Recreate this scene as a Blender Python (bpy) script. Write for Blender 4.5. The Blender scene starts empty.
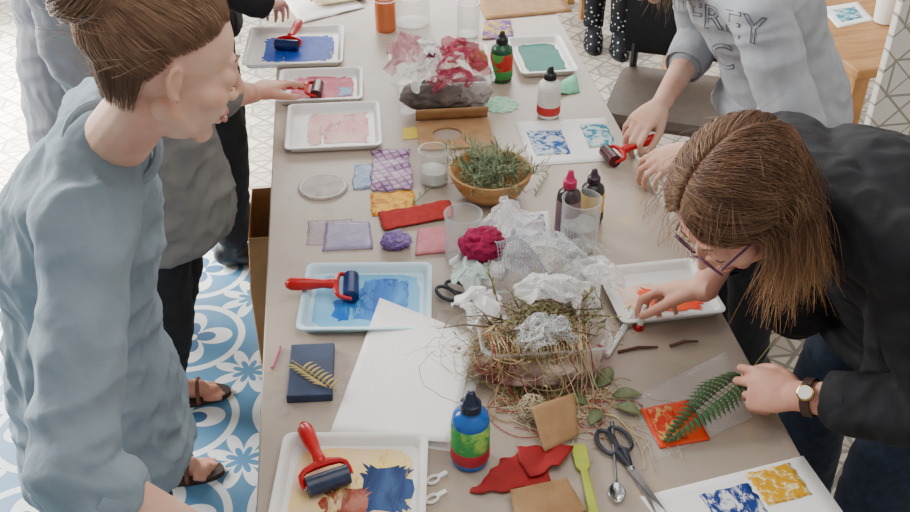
import bpy, bmesh, math, random
from mathutils import Vector, Matrix, noise
V=Vector
rnd=random.Random(7)
SC=bpy.context.scene
C=SC.collection
PI=math.pi
TZ=.75
# ------------------------------------------------------------------ camera
PITCH=math.radians(35.2); YAW=math.radians(7.2); FP=1000.0
CAM=V((0,0,2.0))
F=V((math.sin(YAW)*math.cos(PITCH),math.cos(YAW)*math.cos(PITCH),-math.sin(PITCH)))
R=V((math.cos(YAW),-math.sin(YAW),0)); U=R.cross(F)
cd=bpy.data.cameras.new('camera'); cd.sensor_width=36; cd.lens=36*FP/910; cd.clip_start=.02
cam=bpy.data.objects.new('camera',cd); C.objects.link(cam)
m3=Matrix((R,U,-F)).transposed(); cam.matrix_world=Matrix.Translation(CAM)@m3.to_4x4()
SC.camera=cam
def ray(x,y): return F+R*((x-455)/FP)-U*((y-256)/FP)
def P(x,y,z=TZ):
    r=ray(x,y); return CAM+r*((z-CAM.z)/r.z)
# ------------------------------------------------------------------ light
def area(name,loc,target,sx,sy,e,col=(1,1,1)):
    l=bpy.data.lights.new(name,'AREA'); l.shape='RECTANGLE'; l.size=sx; l.size_y=sy; l.energy=e; l.color=col
    o=bpy.data.objects.new(name,l); C.objects.link(o); o.location=loc
    o.rotation_euler=(V(target)-V(loc)).to_track_quat('-Z','Y').to_euler()
area('window_light',(-3.2,4.0,2.4),(.2,2.0,.6),2.8,1.8,660,(1,.985,.955))
area('back_fill',(.6,6.6,2.6),(.3,1.8,.7),3.0,1.4,150,(1,.985,.96))  # added area light from the back; the back wall has no window
area('overhead_fill',(.8,1.2,3.6),(.3,1.6,.7),2.2,2.2,50,(1,.96,.91))  # added overhead fill for the table
l=bpy.data.lights.new('floor_sun','SPOT'); l.energy=14000; l.spot_size=math.radians(44); l.spot_blend=.8; l.shadow_soft_size=.2; l.color=(1,.97,.9)
o=bpy.data.objects.new('floor_sun',l); C.objects.link(o); o.location=(-3.0,5.0,3.3); o.rotation_euler=(V((-1.9,3.9,0))-o.location).to_track_quat('-Z','Y').to_euler()
w=bpy.data.worlds.new('world'); SC.world=w; w.use_nodes=True
w.node_tree.nodes['Background'].inputs[0].default_value=(1,.98,.96,1); w.node_tree.nodes['Background'].inputs[1].default_value=.60
# ------------------------------------------------------------------ materials
def lin(h):
    h=h.lstrip('#'); o=[]
    for i in (0,2,4):
        c=int(h[i:i+2],16)/255
        o.append(c/12.92 if c<=.04045 else ((c+.055)/1.055)**2.4)
    return (*o,1)
MATS={}
class NT:
    def __init__(s,name):
        s.m=bpy.data.materials.new(name); s.m.use_nodes=True; s.t=s.m.node_tree; s.n=s.t.nodes
        s.b=s.n['Principled BSDF']; s.tc=s.n.new('ShaderNodeTexCoord')
    def L(s,a,b): s.t.links.new(a,b)
    def ma(s,op,a,b=None,c=None):
        n=s.n.new('ShaderNodeMath'); n.operation=op
        for i,v in enumerate((a,b,c)):
            if v is None: continue
            if isinstance(v,(int,float)): n.inputs[i].default_value=v
            else: s.L(v,n.inputs[i])
        return n.outputs[0]
    def mix(s,f,a,b):
        n=s.n.new('ShaderNodeMix'); n.data_type='RGBA'
        for i,v in ((0,f),(6,a),(7,b)):
            if isinstance(v,(int,float)): n.inputs[i].default_value=v
            elif isinstance(v,tuple): n.inputs[i].default_value=v
            else: s.L(v,n.inputs[i])
        return n.outputs[2]
    def co(s,stretch=(1,1,1)):
        mp=s.n.new('ShaderNodeMapping'); mp.inputs['Scale'].default_value=stretch
        s.L(s.tc.outputs['Object'],mp.inputs[0]); return mp.outputs[0]
    def noise(s,scale,detail=4,stretch=(1,1,1),rough=.55,dist=0):
        n=s.n.new('ShaderNodeTexNoise'); n.inputs['Scale'].default_value=scale; n.inputs['Detail'].default_value=detail
        n.inputs['Roughness'].default_value=rough; n.inputs['Distortion'].default_value=dist
        s.L(s.co(stretch),n.inputs['Vector']); return n.outputs[0]
    def step(s,v,lo,hi):
        n=s.n.new('ShaderNodeMapRange'); n.inputs[1].default_value=lo; n.inputs[2].default_value=hi
        s.L(v,n.inputs[0]); return n.outputs[0]
    def bump(s,h,st,dist=.002):
        n=s.n.new('ShaderNodeBump'); n.inputs['Strength'].default_value=st; n.inputs['Distance'].default_value=dist
        s.L(h,n.inputs['Height']); s.L(n.outputs[0],s.b.inputs['Normal'])
def mat(name,col,rough=.55,col2=None,scale=30,bump=0,bscale=200,metal=0,alpha=1,sss=0,stretch=(1,1,1),lo=.35,hi=.65,detail=4,spec=.4,dist=.002):
    if name in MATS: return MATS[name]
    n=NT(name); a=lin(col)
    b=lin(col2) if col2 else tuple(x*.86 for x in a[:3])+(1,)
    f=n.step(n.noise(scale,detail,stretch),lo,hi)
    n.L(n.mix(f,a,b),n.b.inputs['Base Color'])
    n.b.inputs['Roughness'].default_value=rough; n.b.inputs['Metallic'].default_value=metal
    n.b.inputs['Alpha'].default_value=alpha; n.b.inputs['Specular IOR Level'].default_value=spec
    if sss:
        n.b.inputs['Subsurface Weight'].default_value=sss; n.b.inputs['Subsurface Radius'].default_value=(.012,.004,.002)
    if bump: n.bump(n.noise(bscale,3,stretch),bump,dist)
    MATS[name]=n.m; return n.m
def printmat(name,a,b,kind='dots',scale=60,thr=.4,soft=.05,rough=.7,stretch=(1,1,1),streak=0,alpha=1,spec=.2):
    if name in MATS: return MATS[name]
    n=NT(name)
    if kind=='dots':
        t=n.n.new('ShaderNodeTexVoronoi'); t.inputs['Scale'].default_value=scale; n.L(n.co(),t.inputs['Vector']); v=t.outputs[0]
    elif kind=='grid':
        sx=n.n.new('ShaderNodeSeparateXYZ'); n.L(n.co((scale,scale,scale)),sx.inputs[0])
        u=n.ma('ADD',sx.outputs[0],n.ma('MULTIPLY',sx.outputs[1],.35)); w=n.ma('SUBTRACT',sx.outputs[1],n.ma('MULTIPLY',sx.outputs[0],.35))
        v=n.ma('MINIMUM',n.ma('ABSOLUTE',n.ma('SUBTRACT',n.ma('FRACT',u),.5)),n.ma('ABSOLUTE',n.ma('SUBTRACT',n.ma('FRACT',w),.5)))
        v=n.ma('ADD',v,n.ma('MULTIPLY',n.ma('SUBTRACT',n.noise(24,4),.5),.45))
    else: v=n.noise(scale,5,stretch,.65,.6)
    n.L(n.mix(n.step(v,thr-soft,thr+soft),lin(a),lin(b)),n.b.inputs['Base Color']); n.b.inputs['Roughness'].default_value=rough
    n.b.inputs['Specular IOR Level'].default_value=spec; n.b.inputs['Alpha'].default_value=alpha
    if alpha<1: n.L(n.ma('ADD',alpha-.25,n.ma('MULTIPLY',n.step(n.noise(28,4),.3,.7),.4)),n.b.inputs['Alpha'])
    if streak: n.L(n.step(n.noise(46,4,(1,.22,1),.6),streak-.05,streak+.06),n.b.inputs['Alpha'])
    MATS[name]=n.m; return n.m
def clear(name,col,alpha,rough=.08,edge=.55):
    if name in MATS: return MATS[name]
    n=NT(name); n.b.inputs['Base Color'].default_value=lin(col); n.b.inputs['Roughness'].default_value=rough
    lw=n.n.new('ShaderNodeLayerWeight'); lw.inputs[0].default_value=.35
    n.L(n.ma('ADD',n.ma('MULTIPLY',lw.outputs['Facing'],edge),alpha),n.b.inputs['Alpha'])
    n.b.inputs['Specular IOR Level'].default_value=.7
    MATS[name]=n.m; return n.m
def netmat(name,col,scale,thr=.12,base=.12,edge=.35,net=.5):
    if name in MATS: return MATS[name]
    n=NT(name); n.b.inputs['Base Color'].default_value=lin(col); n.b.inputs['Roughness'].default_value=.8; n.b.inputs['Specular IOR Level'].default_value=.1
    t=n.n.new('ShaderNodeTexVoronoi'); t.feature='DISTANCE_TO_EDGE'; t.inputs['Scale'].default_value=scale; n.L(n.co(),t.inputs['Vector'])
    lw=n.n.new('ShaderNodeLayerWeight'); lw.inputs[0].default_value=.4
    a=n.ma('ADD',n.ma('MULTIPLY',n.ma('LESS_THAN',t.outputs[0],thr),net),n.ma('ADD',n.ma('MULTIPLY',lw.outputs['Facing'],edge),base))
    n.L(n.ma('MINIMUM',a,1.0),n.b.inputs['Alpha']); MATS[name]=n.m; return n.m
# ------------------------------------------------------------------ object helpers
def tag(o,label=None,cat=None,group=None,kind=None):
    if label: o['label']=label
    if cat: o['category']=cat
    if group: o['group']=group
    if kind: o['kind']=kind
    return o
def thing(name,label,cat,loc=(0,0,0),rz=0,group=None):
    o=bpy.data.objects.new(name,None); C.objects.link(o); o.location=loc; o.rotation_euler=(0,0,rz); o.empty_display_size=.05
    return tag(o,label,cat,group)
def basis(d):
    d=d.normalized(); a=V((0,0,1)) if abs(d.z)<.9 else V((1,0,0))
    u=a.cross(d).normalized(); return u,d.cross(u)
class MB:
    mi=0
    def __init__(s): s.bm=bmesh.new()
    def add(s,vs,fs):
        bv=[s.bm.verts.new(v) for v in vs]
        for f in fs:
            try:
                q=s.bm.faces.new([bv[i] for i in f])
                if s.mi: q.material_index=s.mi
            except ValueError: pass
        return s
    def box(s,c,size,rot=None):
        c=V(c); vs=[]
        for x in (-.5,.5):
            for y in (-.5,.5):
                for z in (-.5,.5):
                    v=V((x*size[0],y*size[1],z*size[2]))
                    if rot: v=rot@v
                    vs.append(c+v)
        return s.add(vs,[(0,1,3,2),(4,6,7,5),(0,4,5,1),(2,3,7,6),(0,2,6,4),(1,5,7,3)])
    def rings(s,rs,cap0=True,cap1=True,close=False):
        n=len(rs[0]); vs=[p for r in rs for p in r]; fs=[]
        m=len(rs)
        for i in range(m if close else m-1):
            k=(i+1)%m
            for j in range(n): fs.append((i*n+j,i*n+(j+1)%n,k*n+(j+1)%n,k*n+j))
        if not close:
            if cap0: fs.append(tuple(range(n-1,-1,-1)))
            if cap1: fs.append(tuple((m-1)*n+j for j in range(n)))
        return s.add(vs,fs)
    def tube(s,pts,r,seg=8,closed=False):
        pts=[V(p) for p in pts]; n=len(pts); rs=[]
        u=None
        for i,p in enumerate(pts):
            if closed: d=pts[(i+1)%n]-pts[i-1]
            else: d=pts[min(i+1,n-1)]-pts[max(i-1,0)]
            if d.length<1e-9: d=V((0,0,1))
            d.normalize()
            if u is None: u,_=basis(d)
            else:
                u=u-d*u.dot(d)
                if u.length<1e-6: u,_=basis(d)
                u.normalize()
            w=d.cross(u); rr=r[i] if isinstance(r,(list,tuple)) else r
            rs.append([p+u*rr*math.cos(2*PI*j/seg)+w*rr*math.sin(2*PI*j/seg) for j in range(seg)])
        return s.rings(rs,close=closed)
    def cone(s,a,b,ra,rb,seg=20): return s.tube([a,b],[ra,rb],seg)
    def lathe(s,prof,c=(0,0,0),seg=36,axis=None):
        c=V(c); 
        if axis is None: u,w,d=V((1,0,0)),V((0,1,0)),V((0,0,1))
        else:
            d=V(axis).normalized(); u,w=basis(d)
        rs=[[c+d*z+(u*math.cos(2*PI*j/seg)+w*math.sin(2*PI*j/seg))*max(r,.0002) for j in range(seg)] for r,z in prof]
        return s.rings(rs)
    def prism(s,poly,z0,z1):
        return s.rings([[V((p[0],p[1],z0)) for p in poly],[V((p[0],p[1],z1)) for p in poly]])
    def grid(s,fn,nu,nv):
        vs=[fn(i/nu,j/nv) for j in range(nv+1) for i in range(nu+1)]
        fs=[(j*(nu+1)+i,j*(nu+1)+i+1,(j+1)*(nu+1)+i+1,(j+1)*(nu+1)+i) for j in range(nv) for i in range(nu)]
        return s.add(vs,fs)
    def build(s,name,m,parent=None,org=None,smooth=True,sharp=.7,bevel=0,solid=0,sub=0):
        bm=s.bm; bmesh.ops.recalc_face_normals(bm,faces=bm.faces)
        if org is not None: bmesh.ops.translate(bm,verts=bm.verts,vec=-V(org))
        for f in bm.faces: f.smooth=smooth
        if smooth:
            for e in bm.edges:
                if len(e.link_faces)==2 and e.calc_face_angle(0)>sharp: e.smooth=False
        me=bpy.data.meshes.new(name); bm.to_mesh(me); bm.free()
        for q in (m if isinstance(m,list) else [m]): me.materials.append(q)
        o=bpy.data.objects.new(name,me); C.objects.link(o)
        if parent: o.parent=parent
        elif org is not None: o.location=org
        if solid:
            q=o.modifiers.new('solid','SOLIDIFY'); q.thickness=solid; q.offset=1
        if bevel:
            q=o.modifiers.new('bevel','BEVEL'); q.width=bevel; q.segments=2; q.limit_method='ANGLE'
        return o
def rrect(w,d,r,z,n=5):
    o=[]
    for cx,cy,a0 in ((w/2-r,d/2-r,0),(-w/2+r,d/2-r,PI/2),(-w/2+r,-d/2+r,PI),(w/2-r,-d/2+r,1.5*PI)):
        for i in range(n+1):
            a=a0+PI/2*i/n; o.append(V((cx+r*math.cos(a),cy+r*math.sin(a),z)))
    return o
class Blob(MB):
    T=None
    def tp(s,p): return s.T@V(p) if s.T else V(p)
    def cap(s,a,b,ra,rb,seg=16,flat=None,k=1):
        if s.T: a,b=s.T@V(a),s.T@V(b)
        a,b=V(a),V(b); d=b-a
        if d.length<1e-6: d=V((0,0,1e-5))
        d.normalize(); u,w=basis(d)
        if flat is not None:
            w=V(flat); w=(w-d*w.dot(d)).normalized(); u=w.cross(d)
        rs=[]
        for c,r,t0,t1 in ((a,ra,-88,0),(b,rb,0,88)):
            for i in range(6):
                t=math.radians(t0+(t1-t0)*i/5)
                rr=r*math.cos(t)
                rs.append([c+d*(r*math.sin(t))+u*rr*math.cos(2*PI*j/seg)+w*rr*k*math.sin(2*PI*j/seg) for j in range(seg)])
        return s.rings(rs)
    def ell(s,c,rad,seg=20,nr=12):
        rs=[]
        for i in range(nr+1):
            t=-PI/2*.98+PI*.98*i/nr
            rs.append([s.tp((c[0]+rad[0]*math.cos(t)*math.cos(2*PI*j/seg),c[1]+rad[1]*math.cos(t)*math.sin(2*PI*j/seg),c[2]+rad[2]*math.sin(t))) for j in range(seg)])
        return s.rings(rs)
    def loft(s,rs,seg=24):
        return s.rings([[c+u*math.cos(2*PI*j/seg)+v*math.sin(2*PI*j/seg) for j in range(seg)] for c,u,v in rs])
    def remesh(s,voxel,it=4,fac=.5):
        bmesh.ops.recalc_face_normals(s.bm,faces=s.bm.faces)
        me=bpy.data.meshes.new('tmp'); s.bm.to_mesh(me); s.bm.free()
        o=bpy.data.objects.new('tmp',me); C.objects.link(o)
        q=o.modifiers.new('r','REMESH'); q.mode='VOXEL'; q.voxel_size=voxel
        q=o.modifiers.new('s','SMOOTH'); q.factor=fac; q.iterations=it
        dg=bpy.context.evaluated_depsgraph_get()
        r=bpy.data.meshes.new_from_object(o.evaluated_get(dg))
        bpy.data.objects.remove(o); bpy.data.meshes.remove(me)
        return r
    def finish(s,name,m,parent,voxel=.006,it=4,disp=None,extra=None):
        me=s.remesh(voxel,it); org=parent.location
        if disp:
            no=[v.normal.copy() for v in me.vertices]
            for v,nn in zip(me.vertices,no): v.co=v.co+nn*disp(v.co)
        ms=m if isinstance(m,list) else [m]
        me.materials.clear()
        for q in ms: me.materials.append(q)
        if extra:
            bm=bmesh.new(); bm.from_mesh(me); e2=bpy.data.meshes.new('t2')
            for q in ms: e2.materials.append(q)
            extra.bm.to_mesh(e2); bm.from_mesh(e2); bm.to_mesh(me); bm.free(); bpy.data.meshes.remove(e2); extra.bm.free()
        me.transform(Matrix.Translation(-org))
        for p in me.polygons: p.use_smooth=True
        me.name=name
        o=bpy.data.objects.new(name,me); C.objects.link(o); o.parent=parent
        return o
# ------------------------------------------------------------------ shared materials
skinA=mat('skin',"#d6b09a",.6,"#cc9a86",14,.08,260,sss=.14,spec=.3)
skinB=mat('skin_rosy',"#d2a28c",.6,"#c38876",18,.08,260,sss=.12,spec=.3)
M_white=mat('white_plastic',"#efedea",.35,"#e6e4e0",6)
M_red=mat('red_plastic',"#c01216",.3,"#ae0e12",20)
M_black=mat('black_plastic',"#151517",.35,"#1d1d20",20)
M_metal=mat('steel',"#b8b8b8",.25,"#a8a8aa",60,metal=1)
M_wood=mat('oak_wood',"#b98a57",.5,"#9d6f41",9,.15,60,stretch=(1,6,1))
M_dark=mat('dark_wood',"#6b5240",.5,"#59422f",9,stretch=(1,6,1))
M_card=mat('brown_card',"#b08a62",.8,"#a07a54",30,.1,150)
M_paper=mat('white_paper',"#fbfaf8",.8,"#f6f5f2",8)
M_clear=clear('clear_plastic',"#eef2f2",.08,.08,.40)
M_glass=clear('clear_glass',"#e8eeee",.08,.03)

# ------------------------------------------------------------------ setting
def geo_lines(n,sx,sy,s0,k=1.):
    a=n.ma('ABSOLUTE',n.ma('SUBTRACT',n.ma('FRACT',n.ma('DIVIDE',n.ma('ADD',sx,20.03),s0)),.5))
    b=n.ma('ABSOLUTE',n.ma('SUBTRACT',n.ma('FRACT',n.ma('DIVIDE',n.ma('ADD',sy,20.08),s0)),.5))
    s=n.ma('ADD',a,b); q=n.ma('ABSOLUTE',n.ma('SUBTRACT',a,b))
    near=lambda v,c,w: n.ma('LESS_THAN',n.ma('ABSOLUTE',n.ma('SUBTRACT',v,c)),w)
    return n.ma('MAXIMUM',n.ma('MAXIMUM',near(s,.5,.030*k),n.ma('LESS_THAN',q,.020*k)),near(n.ma('MAXIMUM',a,b),.27,.022*k)),n.ma('LESS_THAN',n.ma('MAXIMUM',a,b),.27)
def floor_mat():
    n=NT('patterned_cement_tile'); sx=n.n.new('ShaderNodeSeparateXYZ'); n.L(n.tc.outputs['Object'],sx.inputs[0])
    def near(v,c,w): return n.ma('LESS_THAN',n.ma('ABSOLUTE',n.ma('SUBTRACT',v,c)),w)
    def mx(*v):
        r=v[0]
        for k in v[1:]: r=n.ma('MAXIMUM',r,k)
        return r
    s=.36
    a=n.ma('ABSOLUTE',n.ma('SUBTRACT',n.ma('FRACT',n.ma('DIVIDE',n.ma('ADD',sx.outputs[0],20.13),s)),.5))
    b=n.ma('ABSOLUTE',n.ma('SUBTRACT',n.ma('FRACT',n.ma('DIVIDE',n.ma('ADD',sx.outputs[1],20.02),s)),.5))
    d=n.ma('SQRT',n.ma('ADD',n.ma('MULTIPLY',a,a),n.ma('MULTIPLY',b,b)))
    a2=n.ma('SUBTRACT',.5,a); b2=n.ma('SUBTRACT',.5,b)
    dc=n.ma('SQRT',n.ma('ADD',n.ma('MULTIPLY',a2,a2),n.ma('MULTIPLY',b2,b2)))
    ang=n.ma('ARCTAN2',b,a); ac=n.ma('ARCTAN2',b2,a2)
    k4=n.ma('ABSOLUTE',n.ma('COSINE',n.ma('MULTIPLY',ang,2))); k8=n.ma('ABSOLUTE',n.ma('SINE',n.ma('MULTIPLY',ac,4)))
    pet=n.ma('LESS_THAN',d,n.ma('ADD',.10,n.ma('MULTIPLY',k4,.24)))
    hole=n.ma('LESS_THAN',d,n.ma('ADD',.05,n.ma('MULTIPLY',k4,.15)))
    lf=n.ma('LESS_THAN',dc,n.ma('ADD',.10,n.ma('MULTIPLY',k8,.19)))
    lfh=n.ma('LESS_THAN',dc,n.ma('ADD',.05,n.ma('MULTIPLY',k8,.09)))
    white=mx(n.ma('MULTIPLY',pet,n.ma('SUBTRACT',1,hole)),n.ma('MULTIPLY',lf,n.ma('SUBTRACT',1,lfh)),near(d,.42,.03),n.ma('LESS_THAN',d,.04))
    cb=n.mix(white,n.mix(hole,lin('#3f7ea8'),lin('#275f8e')),lin('#dfe6e8'))
    ln,inn=geo_lines(n,sx.outputs[0],sx.outputs[1],.20,1.5)
    cw=n.mix(ln,n.mix(inn,lin('#c0b7aa'),lin('#ada498')),lin('#7c766e'))
    zone=n.ma('MULTIPLY',n.ma('LESS_THAN',sx.outputs[0],.2),n.ma('LESS_THAN',sx.outputs[1],3.05))
    col=n.mix(zone,cw,cb)
    v=n.step(n.noise(3,4),.3,.7)
    n.L(n.mix(n.ma('MULTIPLY',v,.18),col,lin('#9a958c')),n.b.inputs['Base Color']); n.b.inputs['Roughness'].default_value=.45
    return n.m
def struct(name,mb,m,**k): return tag(mb.build(name,m,smooth=False,**k),kind='structure')
struct('floor',MB().box((.5,2.5,-.05),(8,9,.1)),floor_mat())
wallm=mat('wall_plaster',"#d9d5cd",.8,"#d0cbc2",3)
struct('wall_back',MB().box((.5,7.05,1.4),(8,.1,2.8)),wallm)
struct('wall_right',MB().box((4.55,2.5,1.4),(.1,9,2.8)),wallm)
b=MB().box((-3.55,2.5,.2),(.1,9,.4)).box((-3.55,2.5,2.7),(.1,9,.2))
for y in (-1.9,1.3,4.4,6.9): b.box((-3.55,y,1.5),(.1,.3,2.2))
struct('wall_left',b,wallm)
for i,y in enumerate((-.3,2.85,5.65)):
    b=MB(); w=2.9 if i<2 else 2.2
    for s in (-1,0,1): b.box((-3.55,y+s*(w/2-.03),1.5),(.06,.06,2.2))
    for z in (.43,2.57): b.box((-3.55,y,z),(.06,w,.06))
    struct('window_%d'%(i+1),b,M_white)

# ------------------------------------------------------------------ main table
X0,X1,Y0,Y1=-.178,.727,.62,3.75
t=thing('long_table','long work table with dark legs carrying the printing materials','table',((X0+X1)/2,(Y0+Y1)/2,0))
MB().box((0,0,.73),(X1-X0-.02,Y1-Y0-.02,.03)).build('tabletop',M_wood,t,smooth=False,bevel=.003)
for sx in (-1,1):
    for sy in (-1,1):
        MB().box((sx*.36,sy*1.45,.357),(.05,.05,.714)).build('leg',M_dark,t,smooth=False,bevel=.004)
def cloth_mat():
    n=NT('greige_table_covering')
    base=n.mix(n.step(n.noise(2.2,3),.3,.7),lin('#a39485'),lin('#b1a294'))
    base=n.mix(n.ma('MULTIPLY',n.step(n.noise(4.5,4,(1,1,1),.6),.60,.74),.40),base,lin('#b97f88'))
    base=n.mix(n.ma('MULTIPLY',n.step(n.noise(6.3,4,(1,1.2,3),.6),.60,.72),.42),base,lin('#c4a86e'))
    base=n.mix(n.ma('MULTIPLY',n.step(n.noise(9,5,(1,1,2),.7),.58,.68),.35),base,lin('#7e7470'))
    n.L(base,n.b.inputs['Base Color']); n.b.inputs['Roughness'].default_value=.42
    n.bump(n.noise(5,3,(1,.6,1)),.4,.010); return n.m
b=MB(); w,d=X1-X0,Y1-Y0
b.rings([rrect(w+.006,d+.006,.012,z) for z in (.69,.705)]+[rrect(w+.006,d+.006,.012,.747),rrect(w,d,.010,.75)],cap0=False)
tc=b.build('table_covering',cloth_mat(),smooth=True); tc.location=((X0+X1)/2,(Y0+Y1)/2,0)
tag(tc,'greige covering stretched over the long work table, faintly paint stained','tablecloth')

# ------------------------------------------------------------------ trays, ink, rollers
def fit(cs,z=TZ):
    p=[P(x,y,z) for x,y in cs]; c=sum(p,V())/4
    u=((p[1]-p[0])+(p[2]-p[3]))/2; v=((p[0]-p[3])+(p[1]-p[2]))/2
    return c,math.atan2(u.y,u.x),u.length,abs(v.dot(V((-u.y,u.x,0)).normalized()))
def inkpoly(x0,x1,y0,y1,seed,j=.006):
    o=[]; n=30
    def jj(k): return j*(1.5*noise.noise(V((seed*3.7+k*.21,k*.09,seed)))+.6*noise.noise(V((k*.55,seed,1.3))))
    cx,cy,hx,hy=(x0+x1)/2,(y0+y1)/2,(x1-x0)/2,(y1-y0)/2
    for i in range(4*n):
        a=2*PI*i/(4*n); ca,sa=math.cos(a),math.sin(a); e=.34
        x=math.copysign(abs(ca)**e,ca); y=math.copysign(abs(sa)**e,sa)
        q=jj(i) if i<2*n else jj(4*n-i)
        o.append((cx+x*(hx+q),cy+y*(hy+q)))
    return o
def tray(cs,label,body,inks,seed=0):
    c,a,w,d=fit(cs); t=thing('ink_tray',label,'tray',c,a,'printing ink trays on the table')
    b=MB(); R_=.016
    b.rings([rrect(w-.03,d-.03,R_*.6,0),rrect(w-.022,d-.022,R_,.003),rrect(w-.012,d-.012,R_,.016),rrect(w,d,R_,.017),rrect(w,d,R_,.0195),
             rrect(w-.014,d-.014,R_,.0205),rrect(w-.022,d-.022,R_,.017),rrect(w-.034,d-.034,R_*.7,.0045),rrect(w-.05,d-.05,R_*.6,.004)])
    b.build('tray_body',body,t,sharp=.9)
    for i,(x0,x1,y0,y1,m) in enumerate(inks):
        k=.5*(w-.045),.5*(d-.045)
        MB().prism(inkpoly(x0*k[0],x1*k[0],y0*k[1],y1*k[1],seed*10+i,.003 if abs(x0)>.9 else .009),.0042+.0006*i,.0051+.0006*i).build('ink_patch',m,t,smooth=False)
    return t
ST=(1,.3,1)
ink_blue=printmat('blue_ink',"#0c3aa8","#2a5cc0",'noise',30,.5,.3,.5,(1,1,1),.34)
ink_cyan=printmat('cyan_ink',"#0a62c0","#4aa0dc",'noise',26,.55,.14,.5,ST,.40)
ink_cyl=printmat('sky_blue_wash',"#5cb0e0","#8ccbea",'noise',12,.5,.25,.5,ST)
ink_teal=printmat('teal_ink',"#036858","#0a8274",'noise',20,.5,.3,.5)
ink_pink=printmat('pink_wash',"#e895a6","#e9cdbb",'noise',11,.5,.14,.5,(1,1,1),.40)
ink_redv=printmat('pink_red_ink',"#b81e44","#d06a84",'noise',16,.5,.14,.5)
ink_yel=printmat('yellow_wash',"#f2d872","#f0cdbb",'noise',8,.5,.14,.5,(1,1,1),.34)
ink_navy=printmat('navy_ink',"#182c5c","#3a5688",'noise',30,.52,.12,.5,ST,.38)
ink_rust=printmat('rust_ink',"#9a4030","#b87a68",'noise',28,.5,.12,.5,(1,1,1),.44)
ink_or=printmat('orange_red_ink',"#ee3010","#f06a28",'noise',18,.52,.2,.5,(1,1,1),.38)
M_traycy=mat('pale_blue_plastic',"#b4daec",.3,"#cfe6f0",9)
tray([(250,33),(340,30),(348,68),(243,71)],'white ink tray of bright blue ink at far left, below the loose papers',M_white,[(-.75,.95,-.8,.75,ink_blue)],1)
tray([(282,75),(361,73),(365,104),(275,108)],'white ink tray smeared pink-red, left of the net-filled box',M_white,[(-.85,.95,-.8,.85,ink_redv),(.55,.9,-.7,.0,printmat('blue_wash','#3f84bc','#a9c6dc','noise',14,.5,.2,.5))],2)
tray([(286,110),(377,108),(385,150),(288,157)],'white ink tray with pale pink wash and no roller',M_white,[(-.7,.9,-.8,.85,ink_pink)],3)
tray([(308,270),(426,270),(438,336),(296,338)],'pale blue ink tray with cyan ink under a red-handled roller',M_traycy,[(-.97,.97,-.97,.97,ink_cyl),(-.6,.35,-.75,.1,ink_cyan),(-.1,.75,-.35,.75,ink_cyan)],4)
tray([(288,440),(424,441),(430,545),(262,545)],'cream stained ink tray with navy and rust ink, nearest the camera',M_white,[(-.95,.97,-.97,.97,ink_yel),(.15,.95,-.6,.55,ink_navy),(-.4,.3,-.7,-.05,ink_rust)],5)
tray([(602,276),(692,263),(727,321),(612,330)],'white ink tray with orange-red ink beside the person in glasses',M_white,[(-.9,.3,-.5,.5,printmat('apricot_wash','#f0b488','#ece0d4','noise',14,.5,.2)),(-.5,.85,-.85,.35,ink_or)],6)
tray([(512,43),(562,40),(576,77),(514,80)],'white ink tray of teal ink behind the green bottle',M_white,[(-.93,.97,-.9,.92,ink_teal)],7)

def roller(hx,hy,rx,ry,label,cm,z=TZ+.006,zend=.035,L=.07):
    a=P(hx,hy,z+zend); b=P(rx,ry,z+.016); d=V((b.x-a.x,b.y-a.y,0)); ln=d.length; ang=math.atan2(d.y,d.x)
    t=thing('ink_roller',label,'roller',(b.x,b.y,z),ang,'ink rollers with red handles')
    r=.0165
    MB().lathe([(r*.6,-L/2-.001),(r,-L/2),(r,L/2),(r*.6,L/2+.001)],(0,0,r),24,(0,1,0)).build('roller_cylinder',cm,t)
    MB().cone((0,-L/2-.007,r),(0,L/2+.007,r),.003,.003,8).build('axle',M_metal,t)
    b=MB(); j=V((-.030,0,r+.010)); h=L/2+.005
    b.tube([(.002,-h,r),(-.010,-h,r+.003),(-.021,-h+.002,r+.006),(-.027,-h+.010,r+.008),(-.030,-.012,r+.010),(-.030,.012,r+.010),(-.027,h-.010,r+.008),(-.021,h-.002,r+.006),(-.010,h,r+.003),(.002,h,r)],[.0035,.0045,.005,.0055,.0075,.0075,.0055,.005,.0045,.0035],8)
    b.build('fork',M_red,t)
    e=V((-max(ln,.125),0,zend)); ax=(e-j); l=ax.length
    MB().lathe([(.006,-.004),(.0105,.002),(.0110,l*.12),(.0090,l*.25),(.0125,l*.5),(.0140,l*.72),(.0130,l*.9),(.008,l),(.001,l+.003)],j,20,ax).build('handle',M_red,t,sharp=1.2)
    return t
cyl_b=mat('blue_inked_rubber',"#14306e",.3,"#0c1c40",30)
cyl_d=mat('dark_inked_rubber',"#1c2434",.3,"#2c3a58",30)
cyl_k=mat('black_rubber_red_ink',"#1a1416",.3,"#5a1820",20)
roller(300,21,287,45,'ink roller coated in bright blue ink on the far left tray',cyl_b)
roller(280,84,317,90,'ink roller lying on the pink-red smeared tray',cyl_k)
roller(286,284,351,287,'ink roller on the pale blue tray, handle over its left rim',cyl_b,zend=.03)
roller(303,425,328,481,'ink roller with dark cylinder on the nearest tray',cyl_d,zend=.03)
roller(636,140,610,156,'ink roller held by the person in the grey sweatshirt',cyl_k,z=TZ+.003,zend=.05,L=.06)

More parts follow.
